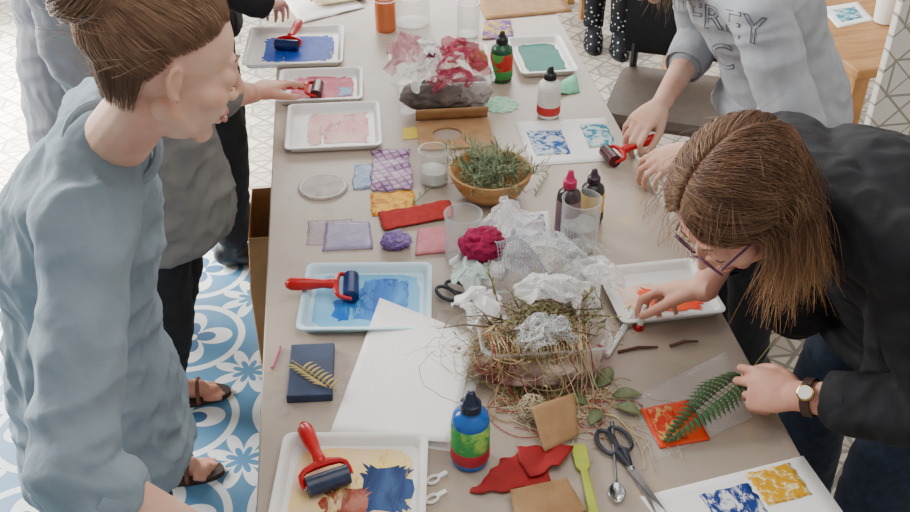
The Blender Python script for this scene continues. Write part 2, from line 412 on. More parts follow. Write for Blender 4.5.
# ------------------------------------------------------------------ sheets and prints
def sheet(name,label,cat,cs,m,z=TZ+.0006,th=.0008,lift=None,prints=(),group=None,n=10,warp=.0,wob=.0):
    p=[P(x,y,z) for x,y in cs]; c=sum(p,V())/4
    def S(u,v,dz=0):
        q=p[3].lerp(p[2],u).lerp(p[0].lerp(p[1],u),v).copy()
        if lift: q.z+=lift(u,v)
        if wob: q.x+=wob*noise.noise(V((q.x*40,q.y*40,1))); q.y+=wob*noise.noise(V((q.x*40,q.y*40,7)))
        if warp: q.z+=abs(noise.noise(V((q.x*14,q.y*14,z*9))))*warp
        q.z+=dz; return q
    o=MB().grid(lambda u,v:S(u,v),n,n).build(name,m,None,c,solid=th,sharp=.5)
    tag(o,label,cat,group)
    for i,(u0,u1,v0,v1,pm) in enumerate(prints):
        nn=8
        def fn(u,v):
            ju=.025*noise.noise(V((v*6+i,u*3,2.))); jv=.025*noise.noise(V((u*6,v*3+i,5.)))
            return S(u0+(u1-u0)*u+ju*(1 if u in(0,1) else 0),v0+(v1-v0)*v+jv*(1 if v in (0,1) else 0),th+.0004)
        MB().grid(fn,nn,nn).build('print',pm,o,c,solid=.0003,sharp=2)
    return o
pr_blue=printmat('blue_block_print',"#1e5fa6","#d5dfe8",'noise',45,.5,.06)
pr_navy=printmat('navy_leaf_print',"#1f3a80","#dfe2ea",'noise',70,.53,.05,.7,(1,.5,1))
pr_yel=printmat('yellow_mottled_print',"#d9a008","#f8e8b4",'noise',75,.54,.05)
pr_teal=printmat('teal_print',"#1c84a0","#c9dcd8",'noise',40,.5,.06)
pr_org=printmat('golden_flower_print',"#eeb010","#b86410",'noise',55,.54,.08,.5)
pr_pur=printmat('violet_net_print',"#6d2c84","#c9a4bc",'grid',48,.12,.10,.35,(1,1,1),0,.75,.4)
pr_bl2=printmat('pale_blue_net',"#a9bcd6","#4f7fba",'noise',40,.5,.08,.35,(1,1,1),0,.75,.4)
pr_gel=printmat('lilac_gel',"#b3a4c0","#8c7ab0",'noise',26,.52,.16,.3,(1,1,1),0,.72,.5)
sheet('folded_card','large white folded card opened beside the raffia box','card',[(380,301),(476,347),(450,447),(330,433)],M_paper,z=TZ+.006,th=.0014,lift=lambda u,v:(.035*max(0,v-.5) if v>.5 else 0)*(.4+.6*u)+.010*u,n=16)
sheet('card_sheet','white card sheet tucked under the folded card, edge showing at its right','card',[(392,318),(486,362),(452,452),(372,440)],M_paper,z=TZ+.0002,th=.0008)
sheet('paper_sheet','white sheet with two blue prints beside the grey sweatshirt','paper',[(514,122),(606,118),(624,160),(533,166)],M_paper,prints=[(.08,.46,.2,.75,pr_blue),(.68,.98,.3,.85,pr_teal)])
sheet('paper_sheet','white sheet with navy leaf and mottled yellow prints, near the bottom right','paper',[(640,497),(803,456),(850,522),(690,565)],M_paper,prints=[(.30,.60,.30,.82,pr_navy),(.62,.90,.45,.95,pr_yel)])
sheet('paper_sheet','small sheet with faint blue print behind the glass jar','paper',[(502,214),(548,211),(553,245),(500,250)],M_paper,prints=[(.2,.9,.2,.9,pr_blue)])
sheet('paper_sheet','loose white paper at the far left above the blue tray','paper',[(282,-2),(345,-8),(365,8),(300,24)],M_paper,warp=.01)
sheet('paper_sheet','yellowed paper at the far left of the table','paper',[(305,-10),(358,-14),(368,-2),(318,6)],mat('cream_paper',"#d9cda8",.8),z=TZ+.012)
sheet('print_card','golden flower print square under the violet net','print',[(370,194),(413,190),(418,213),(372,217)],pr_org,wob=.005)
sheet('print_card','violet net-patterned print square left of the small jar','print',[(371,152),(408,149),(413,189),(372,192)],pr_pur,z=TZ+.003,wob=.010,warp=.010,n=20)
sheet('print_card','pale blue net print scrap beside the violet print','print',[(355,165),(371,164),(372,188),(352,190)],pr_bl2,z=TZ+.0015,wob=.006)
sheet('gel_plate','lilac gel printing plate at the left, above the pale blue tray','plate',[(326,223),(370,222),(373,249),(322,251)],pr_gel,th=.003,wob=.003)
sheet('acetate_sheet','thin pale acetate sheet lying under the lilac gel plate','plate',[(308,221),(352,219),(358,243),(306,246)],printmat('pale_acetate',"#cdbfc4","#bfa4b4",'noise',18,.5,.2,.2,(1,1,1),0,.45,.5),z=TZ+.0002,th=.0006,wob=.003)
sheet('gel_plate','small pink printing pad in front of the red felt strip','plate',[(418,231),(452,228),(458,252),(415,256)],printmat('pink_pad',"#d98f96","#c77280",'noise',30,.5,.2),th=.006,wob=.003)
sheet('felt_strip','red felt strip left of the glass jar','felt',[(378,214),(450,201),(455,218),(384,230)],mat('red_felt',"#b5302c",.9,"#a02624",60,.2,300),z=TZ+.004,th=.003,warp=.008,wob=.006,n=16)
sheet('acetate_sheet','clear acetate sheet lying under the fern and the orange-red plate','plate',[(632,398),(726,352),(752,418),(654,462)],clear('clear_acetate',"#f2efec",.10,.12,.2),z=TZ+.0003,th=.0006)
sheet('print_plate','orange-red printing plate under the green fern','plate',[(640,410),(688,401),(710,440),(660,449)],printmat('orange_plate',"#d8321c","#e8582c",'noise',20,.5,.2,.35),z=TZ+.0014,th=.003,prints=[(.08,.6,.1,.95,printmat('orange_net','#cda65c','#cc3018','noise',95,.47,.04,.5,(1,.6,1)))])
sheet('tissue','crumpled mint tissue right of the white bottle','tissue',[(552,84),(574,79),(580,93),(558,96)],mat('mint_tissue',"#6fc79e",.8,"#8ad4b0",30),warp=.03)
sheet('print_card','folded card with purple and yellow print behind the green bottle','card',[(484,22),(510,20),(514,38),(482,40)],printmat('mixed_print',"#7a4fa0","#e2c24c",'noise',28,.5,.08),warp=.01)
sheet('cardboard_sheet','flat brown cardboard sheet at the far end of the table','cardboard',[(470,-12),(556,-16),(572,12),(486,20)],M_card,th=.004)
sheet('paper_tag','small yellow paper tag beside the pink wash tray','tag',[(402,128),(418,127),(420,138),(403,140)],mat('yellow_card',"#dcc24c",.7))
M_redp=mat('red_paper_mat',"#8c1014",.7,"#a21a1c",20)
sheet('red_paper','pointed red paper scrap in front of the blue bottle','paper',[(500,462),(540,452),(552,484),(470,496)],M_redp,th=.002,warp=.012,n=14,wob=.012)
sheet('red_paper','red paper scrap tucked under the bent cardboard strip','paper',[(518,450),(572,446),(560,470),(530,476)],M_redp,z=TZ+.006,th=.002,warp=.015,n=14,wob=.012)
sheet('cardboard_strip','brown cardboard strip at the bottom edge, below the red paper','cardboard',[(510,496),(566,484),(586,512),(516,530)],M_card,z=TZ+.004,th=.004,lift=lambda u,v:.012*v)
sheet('cardboard_strip','bent cardboard strip leaning against the raffia box','cardboard',[(530,424),(572,410),(578,436),(544,452)],M_card,z=TZ+.010,th=.004,lift=lambda u,v:.04*v)
# mint doily and grey disc
b=MB(); c=P(500,105)
b.prism([(math.cos(2*PI*i/48)*(.05+.004*math.cos(i*PI/2)),math.sin(2*PI*i/48)*(.05+.004*math.cos(i*PI/2))) for i in range(48)],.0005,.002)
o=b.build('doily',printmat('mint_doily',"#7fcf9f","#b4e0c4",'dots',70,.35,.08)); o.location=c; tag(o,'mint green round paper doily in front of the green bottle','doily')
c=P(323,188); t=thing('round_plate','round translucent grey gel plate left of the prints','plate',c)
MB().lathe([(.0,.0),(.058,0),(.06,.003),(.058,.006),(0,.006)],seg=48).build('disc',printmat('grey_gel',"#b8aca4","#a89c96",'noise',14,.5,.3,.3,(1,1,1),0,.6,.5),t)
MB().tube([(.053*math.cos(a*PI/24),.053*math.sin(a*PI/24),.006) for a in range(48)],.0015,6,closed=True).build('rim',M_white,t)
# cardboard with hole
c,a,w,d=fit([(420,123),(490,119),(493,148),(416,152)])
b=MB()
t=thing('cardboard_piece','brown corrugated cardboard with an oval cutout behind the herb bowl','cardboard',c,a)
N=40; out=[]; inn=[]
for i in range(N):
    an=2*PI*i/N; cx,sy=math.cos(an),math.sin(an); k=min(w/2/abs(cx) if abs(cx)>1e-6 else 9,d/2/abs(sy) if abs(sy)>1e-6 else 9)
    out.append((cx*k,sy*k)); inn.append((cx*w*.2-.02,sy*d*.22))
b.rings([[V((*p,z)) for p in r] for r,z in ((out,.001),(out,.006),(inn,.006),(inn,.001))],close=True)
b.build('panel',M_card,t,smooth=False)
MB().grid(lambda u,v:V((-w/2+w*u,d/2-.02*v,.006+.04*v)),6,3).build('flap',M_card,t,solid=.003)

# navy block with seed head
c,a,w,d=fit([(291,352),(335,349),(333,402),(288,403)])
t=thing('lino_block','navy blue lino block at the left edge with a dried leaf on it','block',c,a)
MB().box((0,0,.009),(w,d,.018)).build('block',mat('navy_lino',"#26324c",.45,"#2f3e5c",20),t,smooth=False,bevel=.002)
def leaf_mb(b,base,dr,ln,wd,up=V((0,0,1)),cup=.15,n=8):
    base=V(base); dr=V(dr).normalized(); s=dr.cross(up).normalized(); nn=s.cross(dr)
    vs=[];fs=[]
    for i in range(n+1):
        f=i/n; ww=wd*math.sin(PI*min(1,f**.8*.98+.01))*.5
        c=base+dr*ln*f+nn*(.12*ln*math.sin(PI*f))
        vs+=[c-s*ww+nn*ww*cup,c,c+s*ww+nn*ww*cup]
        if i: 
            k=3*i; fs+=[(k-3,k-2,k+1,k),(k-2,k-1,k+2,k+1)]
    b.add(vs,fs)
c2=P(311,378,TZ+.019)
t=thing('dried_seedhead','dried tan and green seedhead lying on the navy block','leaf',c2)
b=MB()
for i in range(16): leaf_mb(b,(-.02+.0035*i,.025-.004*i,.002),(1 if i%2 else -.5,.8 if i%2 else .1,.15),.028,.006)
b.build('leaflets',mat('dried_leaf',"#8d8a50",.8,"#b59a62",40),t,solid=.0005)
MB().tube([(-.035,.05,.003),(-.01,.02,.004),(.02,-.01,.004),(.045,-.045,.003)],.0014,6).build('stem',mat('dry_stem',"#a08a5c",.8),t)

# ------------------------------------------------------------------ bottles, jars
def bottle(px,py,label,r,h,bodym,labm,capm,bandm=None,z=TZ):
    c=P(px,py,z); t=thing('paint_bottle',label,'bottle',c,rnd.uniform(0,6),'paint bottles')
    hb=h*.72
    MB().lathe([(r*.8,0),(r*.97,.003),(r,.008),(r,hb*.86),(r*.93,hb*.94),(r*.62,hb),(r*.42,hb+h*.03),(r*.42,hb+h*.06)]).build('bottle_body',bodym,t,sharp=1)
    MB().lathe([(r+.0006,hb*.12),(r+.0012,hb*.13),(r+.0012,hb*.80),(r+.0006,hb*.81)]).build('bottle_label',labm,t)
    if bandm: MB().lathe([(r+.0014,hb*.13),(r+.002,hb*.14),(r+.002,hb*.34),(r+.0014,hb*.35)]).build('label_band',bandm,t)
    b=MB(); z0=hb+h*.03
    b.lathe([(r*.5,z0),(r*.58,z0+.002),(r*.56,z0+h*.10),(r*.42,z0+h*.115),(r*.30,z0+h*.17),(r*.22,h-.002),(r*.12,h)],seg=28); b.build('cap',capm,t,sharp=.9)
    return t
M_lab_g=printmat('green_label',"#3f9a54","#9cc65c",'noise',25,.55,.06)
bottle(470,460,'bright blue paint bottle with green label, standing by the red paper',.031,.155,mat('blue_bottle',"#1d63b8",.25,"#1a58a8",9),M_lab_g,mat('navy_cap',"#16233c",.3),mat('crimson_band',"#b02a38",.5))
bottle(501,80,'dark green paint bottle with black cap behind the mint doily',.031,.15,mat('green_bottle',"#23583c",.25,"#1c4a32",9),printmat('red_green_label',"#b8322c","#4c9a4a",'noise',18,.5,.05),M_black,mat('green_band',"#3a8a44",.5))
bottle(548,116,'white paint bottle with black cap and red label band',.030,.145,M_white,mat('white_label',"#e2ddd6",.5),M_black,mat('red_band',"#c22a26",.5))
bottle(566,236,'dark bottle with a red-pink cap beside the tall glass',.026,.17,mat('smoky_bottle',"#463a3c",.25,"#3a3032",9),mat('rose_grey_label',"#7c6468",.5),mat('magenta_cap',"#c3285c",.35))
bottle(590,222,'black-capped bottle with a yellow label behind the tall glass',.026,.14,mat('charcoal_bottle',"#2c2628",.3),mat('mustard_label',"#d2a824",.5),mat('plum_cap',"#3c2c3c",.4),mat('black_band',"#1c1a1c",.5))
def jar(px,py,label,r,h,name='glass_jar',m=None,water=None):
    c=P(px,py); t=thing(name,label,'glass',c)
    MB().lathe([(r*.9,0),(r*.96,.004),(r,h*.2),(r,h*.97),(r*1.03,h),(r*.97,h),(r*.94,h*.95),(r*.94,.008),(r*.2,.007)]).build('vessel',m or M_glass,t)
    if water: MB().lathe([(r*.92,.009),(r*.92,h*water),(r*.1,h*water+.0002)]).build('water',clear('cloudy_water',"#cfd2cc",.35,.1),t)
    return t
jar(578,247,'tall clear drinking glass in front of the bottle with a red-pink cap',.042,.125,'drinking_glass',None,.5)
jar(463,258,'clear glass jar left of the magenta cloth',.040,.115,'glass_jar')
jar(434,182,'small clear jar left of the herb bowl',.036,.09,'glass_jar',None,.4)
jar(468,36,'clear glass at the far end beside the folded card',.036,.11,'drinking_glass')
jar(386,30,'far jar of orange liquid behind the net-filled box',.033,.10,'glass_jar',clear('orange_glass',"#d8722c",.6))
jar(412,24,'wide clear tub at the far end of the table',.06,.10,'plastic_tub',M_clear)
rid=lambda q:1-2*abs(noise.noise(q))
def crumple(rad,seed,amp,sub=5):
    bm=MB(); bmesh.ops.create_icosphere(bm.bm,subdivisions=sub,radius=1)
    for v in bm.bm.verts:
        d=v.co.normalized(); q=d*1.5+V((seed*3.1,seed,0)); q=q+V((noise.noise(q*1.7),noise.noise(q*1.7+V((5,2,1))),noise.noise(q*1.7+V((1,8,3)))))*.45
        k=1+amp*(.5*noise.noise(q*.9)+.65*rid(q*1.1)+.35*rid(q*2.3)+.12*rid(q*5))
        v.co=V((d.x*rad[0]*k,d.y*rad[1]*k,d.z*rad[2]*k))
    return bm
def wad(name,label,cat,px,py,z,rad,seed,m,amp=.35):
    c=P(px,py,z); o=crumple(rad,seed,amp).build(name,m,sharp=3); o.location=c; tag(o,label,cat); return o
def drape(name,label,cat,px,py,z,sx,sy,H,seed,m,rot=0.,n=80,rough=1.):
    c=P(px,py,z); cr,sr=math.cos(rot),math.sin(rot)
    def fn(u,v):
        a,b_=u*2-1,v*2-1; q=V((a*1.3+seed*3.3,b_*1.3,seed*1.7)); wq=q+V((noise.noise(q*1.5),noise.noise(q*1.5+V((3,7,1))),0))*.5
        r2=min(1,(a*a+b_*b_)/1.7)
        h=H*(1-r2)**.8*(.85+.4*noise.noise(q*.9))+H*rough*(.34*rid(wq*1.1)*(1-.4*r2)+.15*rid(wq*2.4)+.04*rid(wq*5))
        k=1-.22*(noise.noise(q*1.2+V((9,0,4)))+.5); e=1-.12*rid(V((math.atan2(b_,a)*1.7,seed,3)))
        x=a*sx*k*e+.3*H*noise.noise(wq*2.2+V((1,1,5))); y=b_*sy*k*e+.3*H*noise.noise(wq*2.2+V((4,9,2)))
        return V((x*cr-y*sr,x*sr+y*cr,max(h,TZ+.003-z)))
    o=MB().grid(fn,n,n).build(name,m,sharp=3); o.location=c; tag(o,label,cat); return o

# ------------------------------------------------------------------ clear boxes
def cbox(cs,h,label):
    c,a,w,d=fit(cs); t=thing('plastic_box',label,'box',c,a)
    k=1.16
    b=MB(); b.rings([rrect(w,d,.02,.001),rrect(w*k,d*k,.025,h),rrect(w*k+.014,d*k+.014,.028,h),rrect(w*k+.014,d*k+.014,.028,h-.006),rrect(w*k+.012,d*k+.012,.028,h-.006)],cap1=False)
    b.build('box_body',M_clear,t,sharp=.9)
    MB().tube(rrect(w*k+.012,d*k+.012,.028,h),.0022,6,closed=True).build('rim',clear('box_rim',"#e8eef0",.15,.08,.25),t)
    return t,c,a,w,d
cbox([(402,80),(478,78),(484,112),(397,116)],.10,'clear plastic box filled with pink net at the far middle')
cbox([(490,332),(583,327),(596,378),(486,386)],.085,'clear plastic box overflowing with raffia and white net')
M_tpink=netmat('pink_tulle',"#c4506a",420,.08,.32,.35,.4); M_tw=netmat('white_tulle',"#fafafa",420,.08,.30,.4); M_tgrey=netmat('silver_net',"#e2e4e8",200,.07,.14,.3)
M_trose=netmat('rose_tulle',"#dfa6ae",420,.07,.34); M_tlil=netmat('lilac_white_tulle',"#f8f5f8",420,.08,.30,.35)
M_film=clear('crumpled_film',"#f8fafa",.05,.15,.3)
M_scrap=mat('mauve_scraps',"#4c4442",.9,"#7c706a",14,.4,60,dist=.006)
wad('fabric_wad','dark grey-brown scraps filling the bottom of the far clear box','fabric',441,95,TZ+.044,(.095,.052,.038),3,M_scrap,.22)
wad('fabric_wad','grey cloth folded at the right end of the far clear box','fabric',470,92,TZ+.048,(.05,.045,.036),63,mat('grey_scraps',"#8c8684",.9,"#b0a8a4",18,.4,60,dist=.006),.25)
drape('tulle','pink mesh heaped at the right of the far clear box','fabric',456,78,TZ+.085,.085,.065,.085,1,M_tpink,.2)
drape('tulle','pale rose tulle heaped at the left of the far clear box','fabric',410,74,TZ+.085,.07,.06,.085,2,M_trose,-.3)
drape('tulle','crimson mesh trailing at the front of the far clear box','fabric',450,90,TZ+.085,.07,.045,.05,31,netmat('crimson_tulle',"#b43c58",420,.08,.28,.35,.4),.1)
drape('tulle','thin white net draped over the front left of the far clear box','fabric',424,86,TZ+.09,.06,.05,.06,35,M_tw,.4)
drape('tissue','white crumpled tissue on top of the far clear box','tissue',430,62,TZ+.125,.05,.04,.05,4,M_paper,.1)
wad('raffia_wad','tan raffia scrap at the right of the far clear box','raffia',478,60,TZ+.09,(.022,.03,.022),5,mat('tan_raffia',"#a8844f",.8,"#8a6a3c",60,stretch=(1,1,4)),.4)
wad('fabric_wad','magenta wool tuft perched on the white tulle by the glass jar','fabric',482,244,TZ+.135,(.034,.03,.026),6,mat('magenta_cloth',"#a80e4c",.8,"#840a3a",30),.4)
M_gauze=mat('white_gauze',"#f4f3f2",.85,"#e6e5e4",25,.3,120)
drape('tulle','white cloth heap behind the raffia box','fabric',492,282,TZ+.035,.085,.065,.075,7,M_gauze,.3)
drape('tulle','silver grey net mound at the top of the raffia box','fabric',542,274,TZ+.055,.09,.07,.07,8,M_tgrey,-.2)
drape('tulle','white net spilling right of the raffia box','fabric',590,290,TZ+.03,.06,.055,.065,9,M_tw,.5)
drape('plastic_film','crumpled clear plastic film right of the silver net','film',582,272,TZ+.02,.06,.05,.06,51,M_film,.2)
drape('tulle','sheer white tulle peaking above the glass jar','fabric',510,250,TZ+.05,.075,.06,.085,17,M_tlil,.8)
drape('tulle','white cloth knot at the left front corner of the raffia box','fabric',480,318,TZ+.06,.045,.05,.05,18,M_gauze,.2)
drape('tulle','sheer white net bunched across the middle of the raffia box','fabric',550,304,TZ+.08,.075,.045,.055,61,M_tw,-.3)
drape('plastic_netting','loose clear netting tangled over the moss at the front of the raffia box','net',545,345,TZ+.075,.07,.04,.045,71,M_tgrey,.15)
drape('fabric_wad','seafoam gauze scrap between the scissors and the raffia','fabric',474,284,TZ+.065,.05,.042,.045,10,mat('seafoam_gauze',"#cfdfdb",.8,"#b6c8c4",25,.3,120),.6)
wad('fabric_wad','purple yarn wad below the red felt strip','yarn',396,240,TZ+.014,(.026,.022,.014),11,mat('purple_yarn',"#6c4c94",.9,"#9a86b8",60,.4,200),.4)
wad('fabric_wad','rust and pink fabric scraps packed in the raffia box','fabric',538,360,TZ+.040,(.106,.058,.030),12,mat('rust_scraps',"#6a3436",.9,"#b8a698",14,.4,60,lo=.42,hi=.58,dist=.006),.18)
# silver net strip: real mesh wires
b=MB()
c0=P(522,252,TZ+.11)
def ns(u,v): return c0+V((-.06+.19*u,-.09+.14*v,.045*math.sin(u*5+v*3)+.03*math.sin(v*7)-.05*u+.02*noise.noise(V((u*5,v*5,1)))))
for i in range(34):
    b.tube([ns(i/33,j/14) for j in range(15)],.0005,4); b.tube([ns(j/16,i/33) for j in range(17)],.0005,4)
tag(b.build('net_strip',mat('silver_wire',"#a9adb6",.5),None,c0,sharp=3),'silver grid net arching over the raffia box','net')
def strands(n,c,ext,seed,ln,r,k=10,pull=4,b=None,mis=(0,),top=.03):
    rr=random.Random(seed); b=b or MB()
    for i in range(n):
        p=c+V((rr.gauss(0,.55)*ext[0],rr.gauss(0,.55)*ext[1],rr.gauss(0,.6)*ext[2])); d=V((rr.uniform(-1,1),rr.uniform(-1,1),rr.uniform(-.4,.2))).normalized(); pts=[p.copy()]
        L=ln*rr.uniform(.4,1.3); b.mi=rr.choice(mis); tp_=c.z+top*rr.uniform(.2,1)
        for j in range(k):
            d=(d+V((rr.uniform(-1,1),rr.uniform(-1,1),rr.uniform(-.7,.45)))*.5+(c-p)*pull).normalized(); p=p+d*L/k
            p.z=max(p.z,TZ+.004)
            if p.z>tp_: p.z=tp_; d.z=min(d.z,0)
            pts.append(p.copy())
        b.tube(pts,r*rr.uniform(.6,1.3),4)
    return b
M_raf=[mat('raffia',"#a98f62",.8,"#74623a",40),mat('raffia_dark',"#5e5034",.85,"#77663f",40),mat('raffia_pale',"#cdb88c",.8,"#b39c6c",40)]
c=P(516,338,TZ+.088)
b=strands(45,c,(.08,.05,.02),3,.16,.0008,14,4,None,(0,1,1,2),.035); strands(130,c,(.11,.07,.025),33,.26,.0005,22,2.2,b,(0,0,2,1),.04)
tag(b.build('raffia_strands',M_raf,None,c,sharp=3),'tangled tan raffia heaped on the clear box','raffia',None,'stuff')
c=P(560,318,TZ+.090)
M_moss=[mat('moss',"#5c5236",.9,"#94835a",60),mat('moss_green',"#6a7444",.85,"#8a925e",60),mat('moss_brown',"#4a3a28",.9,"#7a6040",60)]
b=strands(90,c,(.08,.05,.02),13,.16,.0008,16,4,None,(0,1,2),.035); rq=random.Random(2)
for i in range(900):
    q=c+V((rq.gauss(-.03,.055),rq.gauss(-.010,.036),rq.gauss(-.002,.010))); b.mi=rq.choice((0,0,1,1,2)); leaf_mb(b,q,(rq.uniform(-1,1),rq.uniform(-1,1),rq.uniform(-.3,.4)),rq.uniform(.005,.014),rq.uniform(.002,.006),n=3)
for i in range(26):
    q=c+V((rq.uniform(-.13,.03),rq.uniform(-.05,.04),rq.uniform(-.01,.018))); d=V((rq.uniform(-.6,1),rq.uniform(-.8,.8),rq.uniform(-.1,.25))).normalized(); L=rq.uniform(.05,.13); b.mi=2
    b.tube([q,q+d*L*.5+V((0,0,.008)),q+d*L],[.0018,.0014,.0008],5)
    if i%3==0:
        for k in range(5):
            b.mi=1; leaf_mb(b,q+d*L*(.5+.1*k),(d+V((rq.uniform(-1,1),rq.uniform(-1,1),rq.uniform(-.3,.6)))).normalized(),.018,.006,n=3)
tag(b.build('moss_strands',M_moss,None,c,sharp=3),'greenish dried moss and twigs at the top right of the raffia box','moss',None,'stuff')
# dangling twine
rr=random.Random(21); b=MB(); c=P(520,400); AX=(P(596,378)-P(486,386)).normalized(); FW=V((AX.y,-AX.x,0)); 
if FW.y>0: FW=-FW
for i in range(66):
    s0=P(486,384).lerp(P(590,378),.02+.93*rr.random()**.85); D=rr.uniform(.02,.20)*(1 if i%3 else .5); r0=rr.uniform(.008,.030); wn=rr.uniform(.6,3.)*rr.choice((-1,1)); ph=rr.uniform(0,6); dx=rr.uniform(-.05,.15); pts=[s0+V((rr.uniform(-.02,.02),.05,.090)),s0+FW*.010+V((0,0,.094))]; sd=rr.uniform(0,50)
    for j in range(36):
        f=j/35; z=max(.003+.004*rr.random()*(1-f),.090*(1-f*3.6)); a=ph+2*PI*wn*f
        nz=AX*noise.noise(V((f*4,sd,0)))*.04+FW*noise.noise(V((f*4,sd,9)))*.03
        pts.append(s0+FW*(.020+D*f)+AX*(dx*f)+nz*min(1,f*3)+(AX*math.cos(a)+FW*math.sin(a))*r0*min(1,f*2.5)+V((0,0,z)))
    b.mi=1 if i%8==4 else (2 if i%3==0 else 0); b.tube(pts,rr.uniform(.0006,.0010),5)
for i in range(9):
    pts=[P(495,325,TZ+.10)]; px_,py_=488,330; dx=rr.uniform(-6,0)
    for j in range(14):
        dx=dx*.8+rr.uniform(-3,2.4); px_+=dx; py_+=rr.uniform(-2,7); pts.append(P(px_,py_,max(TZ+.012,TZ+.09-.012*j)))
    b.mi=0; b.tube(pts,.0007,4)
tag(b.build('twine_strands',[mat('cream_twine',"#dccaa8",.85,"#c0a67c",40),mat('red_twine',"#a8282c",.8),mat('tan_twine',"#b39468",.85,"#947648",40)],None,c,sharp=3),'cream and red twine trailing in loops from the raffia box towards the bottle','twine',None,'stuff')
# string ball
b=MB(); c=P(532,408,TZ+.024); rr=random.Random(5)
for i in range(26):
    ax=V((rr.gauss(0,1),rr.gauss(0,1),rr.gauss(0,1))).normalized(); u,w=basis(ax)
    b.tube([c+(u*math.cos(k*PI/9)+w*math.sin(k*PI/9))*.022*(1+.15*math.sin(k+i))+ax*rr.uniform(-.008,.008) for k in range(18)],.0011,4,closed=True)
tag(b.build('twine_ball',mat('pale_twine',"#cfc0a2",.85),None,c,sharp=3),'loose ball of pale twine in front of the raffia box','twine')

# ------------------------------------------------------------------ bowl and herbs
c=P(490,195); t=thing('wooden_bowl','round wooden bowl of green herbs','bowl',c)
MB().lathe([(.045,0),(.055,.003),(.078,.025),(.094,.055),(.098,.072),(.094,.074),(.089,.070),(.073,.032),(.05,.012),(.002,.010)],seg=48).build('bowl',mat('bowl_wood',"#c4965f",.45,"#a37442",8,.1,50,stretch=(1,1,5)),t,sharp=1)
rr=random.Random(11); b=MB()
for i in range(95):
    a=rr.uniform(0,2*PI); d=V((math.cos(a)*rr.uniform(.3,1.2),math.sin(a)*rr.uniform(.3,1.1),rr.uniform(.25,1.0))).normalized()
    p0=c+V((rr.uniform(-.06,.06),rr.uniform(-.06,.06),.05)); L=rr.uniform(.05,.13); pts=[]
    for j in range(6): pts.append(p0+d*L*j/5+V((0,0,-.035*(j/5)**2)))
    b.tube(pts,.0012,4)
    for j in range(1,6):
        for s in (-1,1):
            ld=(d+V((rr.uniform(-1,1),rr.uniform(-1,1),rr.uniform(-.3,.8)))*.9).normalized(); leaf_mb(b,pts[j],ld,rr.uniform(.014,.028),.0036,n=3)
tag(b.build('herb_sprigs',mat('herb_green',"#5c6c4a",.7,"#94a280",30),None,c,sharp=3),'green herb sprigs heaped in the wooden bowl','herbs',None,'stuff')
# twig sprigs near bowl
for k,(x0,y0,x1,y1,lb) in enumerate(((412,205,440,178,'thin green sprig left of the herb bowl'),(535,195,548,172,'thin green sprig right of the herb bowl'))):
    a_,b_=P(x0,y0,TZ+.004),P(x1,y1,TZ+.006); t=thing('plant_sprig',lb,'sprig',a_)
    MB().tube([a_,a_.lerp(b_,.5)+V((.004,0,.003)),b_],.0012,5).build('stem',MATS['herb_green'],t,a_)
    b=MB()
    for i in range(9):
        q=a_.lerp(b_,(i+1)/10); leaf_mb(b,q,(b_-a_).normalized()+V((.8 if i%2 else -.8,.2,.1)),.018,.005,n=4)
    b.build('leaflets',MATS['herb_green'],t,a_,solid=.0004)
# olive leaves
ml=mat('olive_leaf',"#66734c",.6,"#7f8a60",30)
for i,(x,y,a,l) in enumerate(((592,388,.4,.05),(604,384,1.1,.05),(612,396,-.1,.055),(588,404,2.6,.05),(600,410,-2.2,.045),(616,405,-.7,.05))):
    c=P(x,y,TZ+.002+.001*i); b=MB(); leaf_mb(b,(0,0,0),(math.cos(a),math.sin(a),.02),l,.026)
    o=b.build('olive_leaf',ml,solid=.0006,sharp=3); o.location=c; tag(o,'olive green rounded leaf in the small pile right of the raffia','leaf','olive green leaves on the table')
# twigs
for x0,y0,x1,y1,m,lb in ((618,352,658,347,'#5a3a2c','short dark twig near the red paint tube'),(670,346,698,341,'#6a4a3a','thin brown twig below the orange ink tray')):
    c=P(x0,y0,TZ+.004); tag(MB().tube([c,P((x0+x1)/2,(y0+y1)/2-2,TZ+.005),P(x1,y1,TZ+.004)],[.003,.0035,.002],7).build('twig',mat('twig'+m,m,.8),None,c),lb,'twig')
# red marker, clear palette knife
def stick(name,label,cat,x0,y0,x1,y1,prof,mats,z=.006):
    a,b=P(x0,y0,TZ+z),P(x1,y1,TZ+z); t=thing(name,label,cat,a); d=b-a; L=d.length
    for nm,f0,f1,r0,r1,m in prof:
        MB().lathe([(r0*.6,L*f0),(r0,L*f0+.001),(r1,L*f1-.001),(r1*.6,L*f1)],a,14,d).build(nm,m,t,a)
    return t
stick('paint_tube','small red paint tube with white tip left of the twig','tube',592,368,604,340,[('barrel',0,.7,.010,.010,M_red),('tip',.7,1,.006,.003,M_white)],None,.011)
stick('palette_knife','translucent white palette knife below the ink tray','knife',607,356,634,311,[('handle',0,.5,.005,.006,M_white),('blade',.5,1,.007,.004,clear('frosted',"#e6ebea",.4))],None,.008)
stick('pen','thin pink pencil at the left table edge','pencil',272,368,281,345,[('barrel',0,.85,.003,.003,mat('pink_pencil',"#d07a92",.5)),('tip',.85,1,.003,.001,M_wood)],None,.004)
stick('pen','thin blue pencil at the left table edge','pencil',291,362,296,350,[('barrel',0,.8,.003,.003,mat('blue_pencil',"#6a86c8",.5)),('tip',.8,1,.003,.001,M_wood)],None,.004)
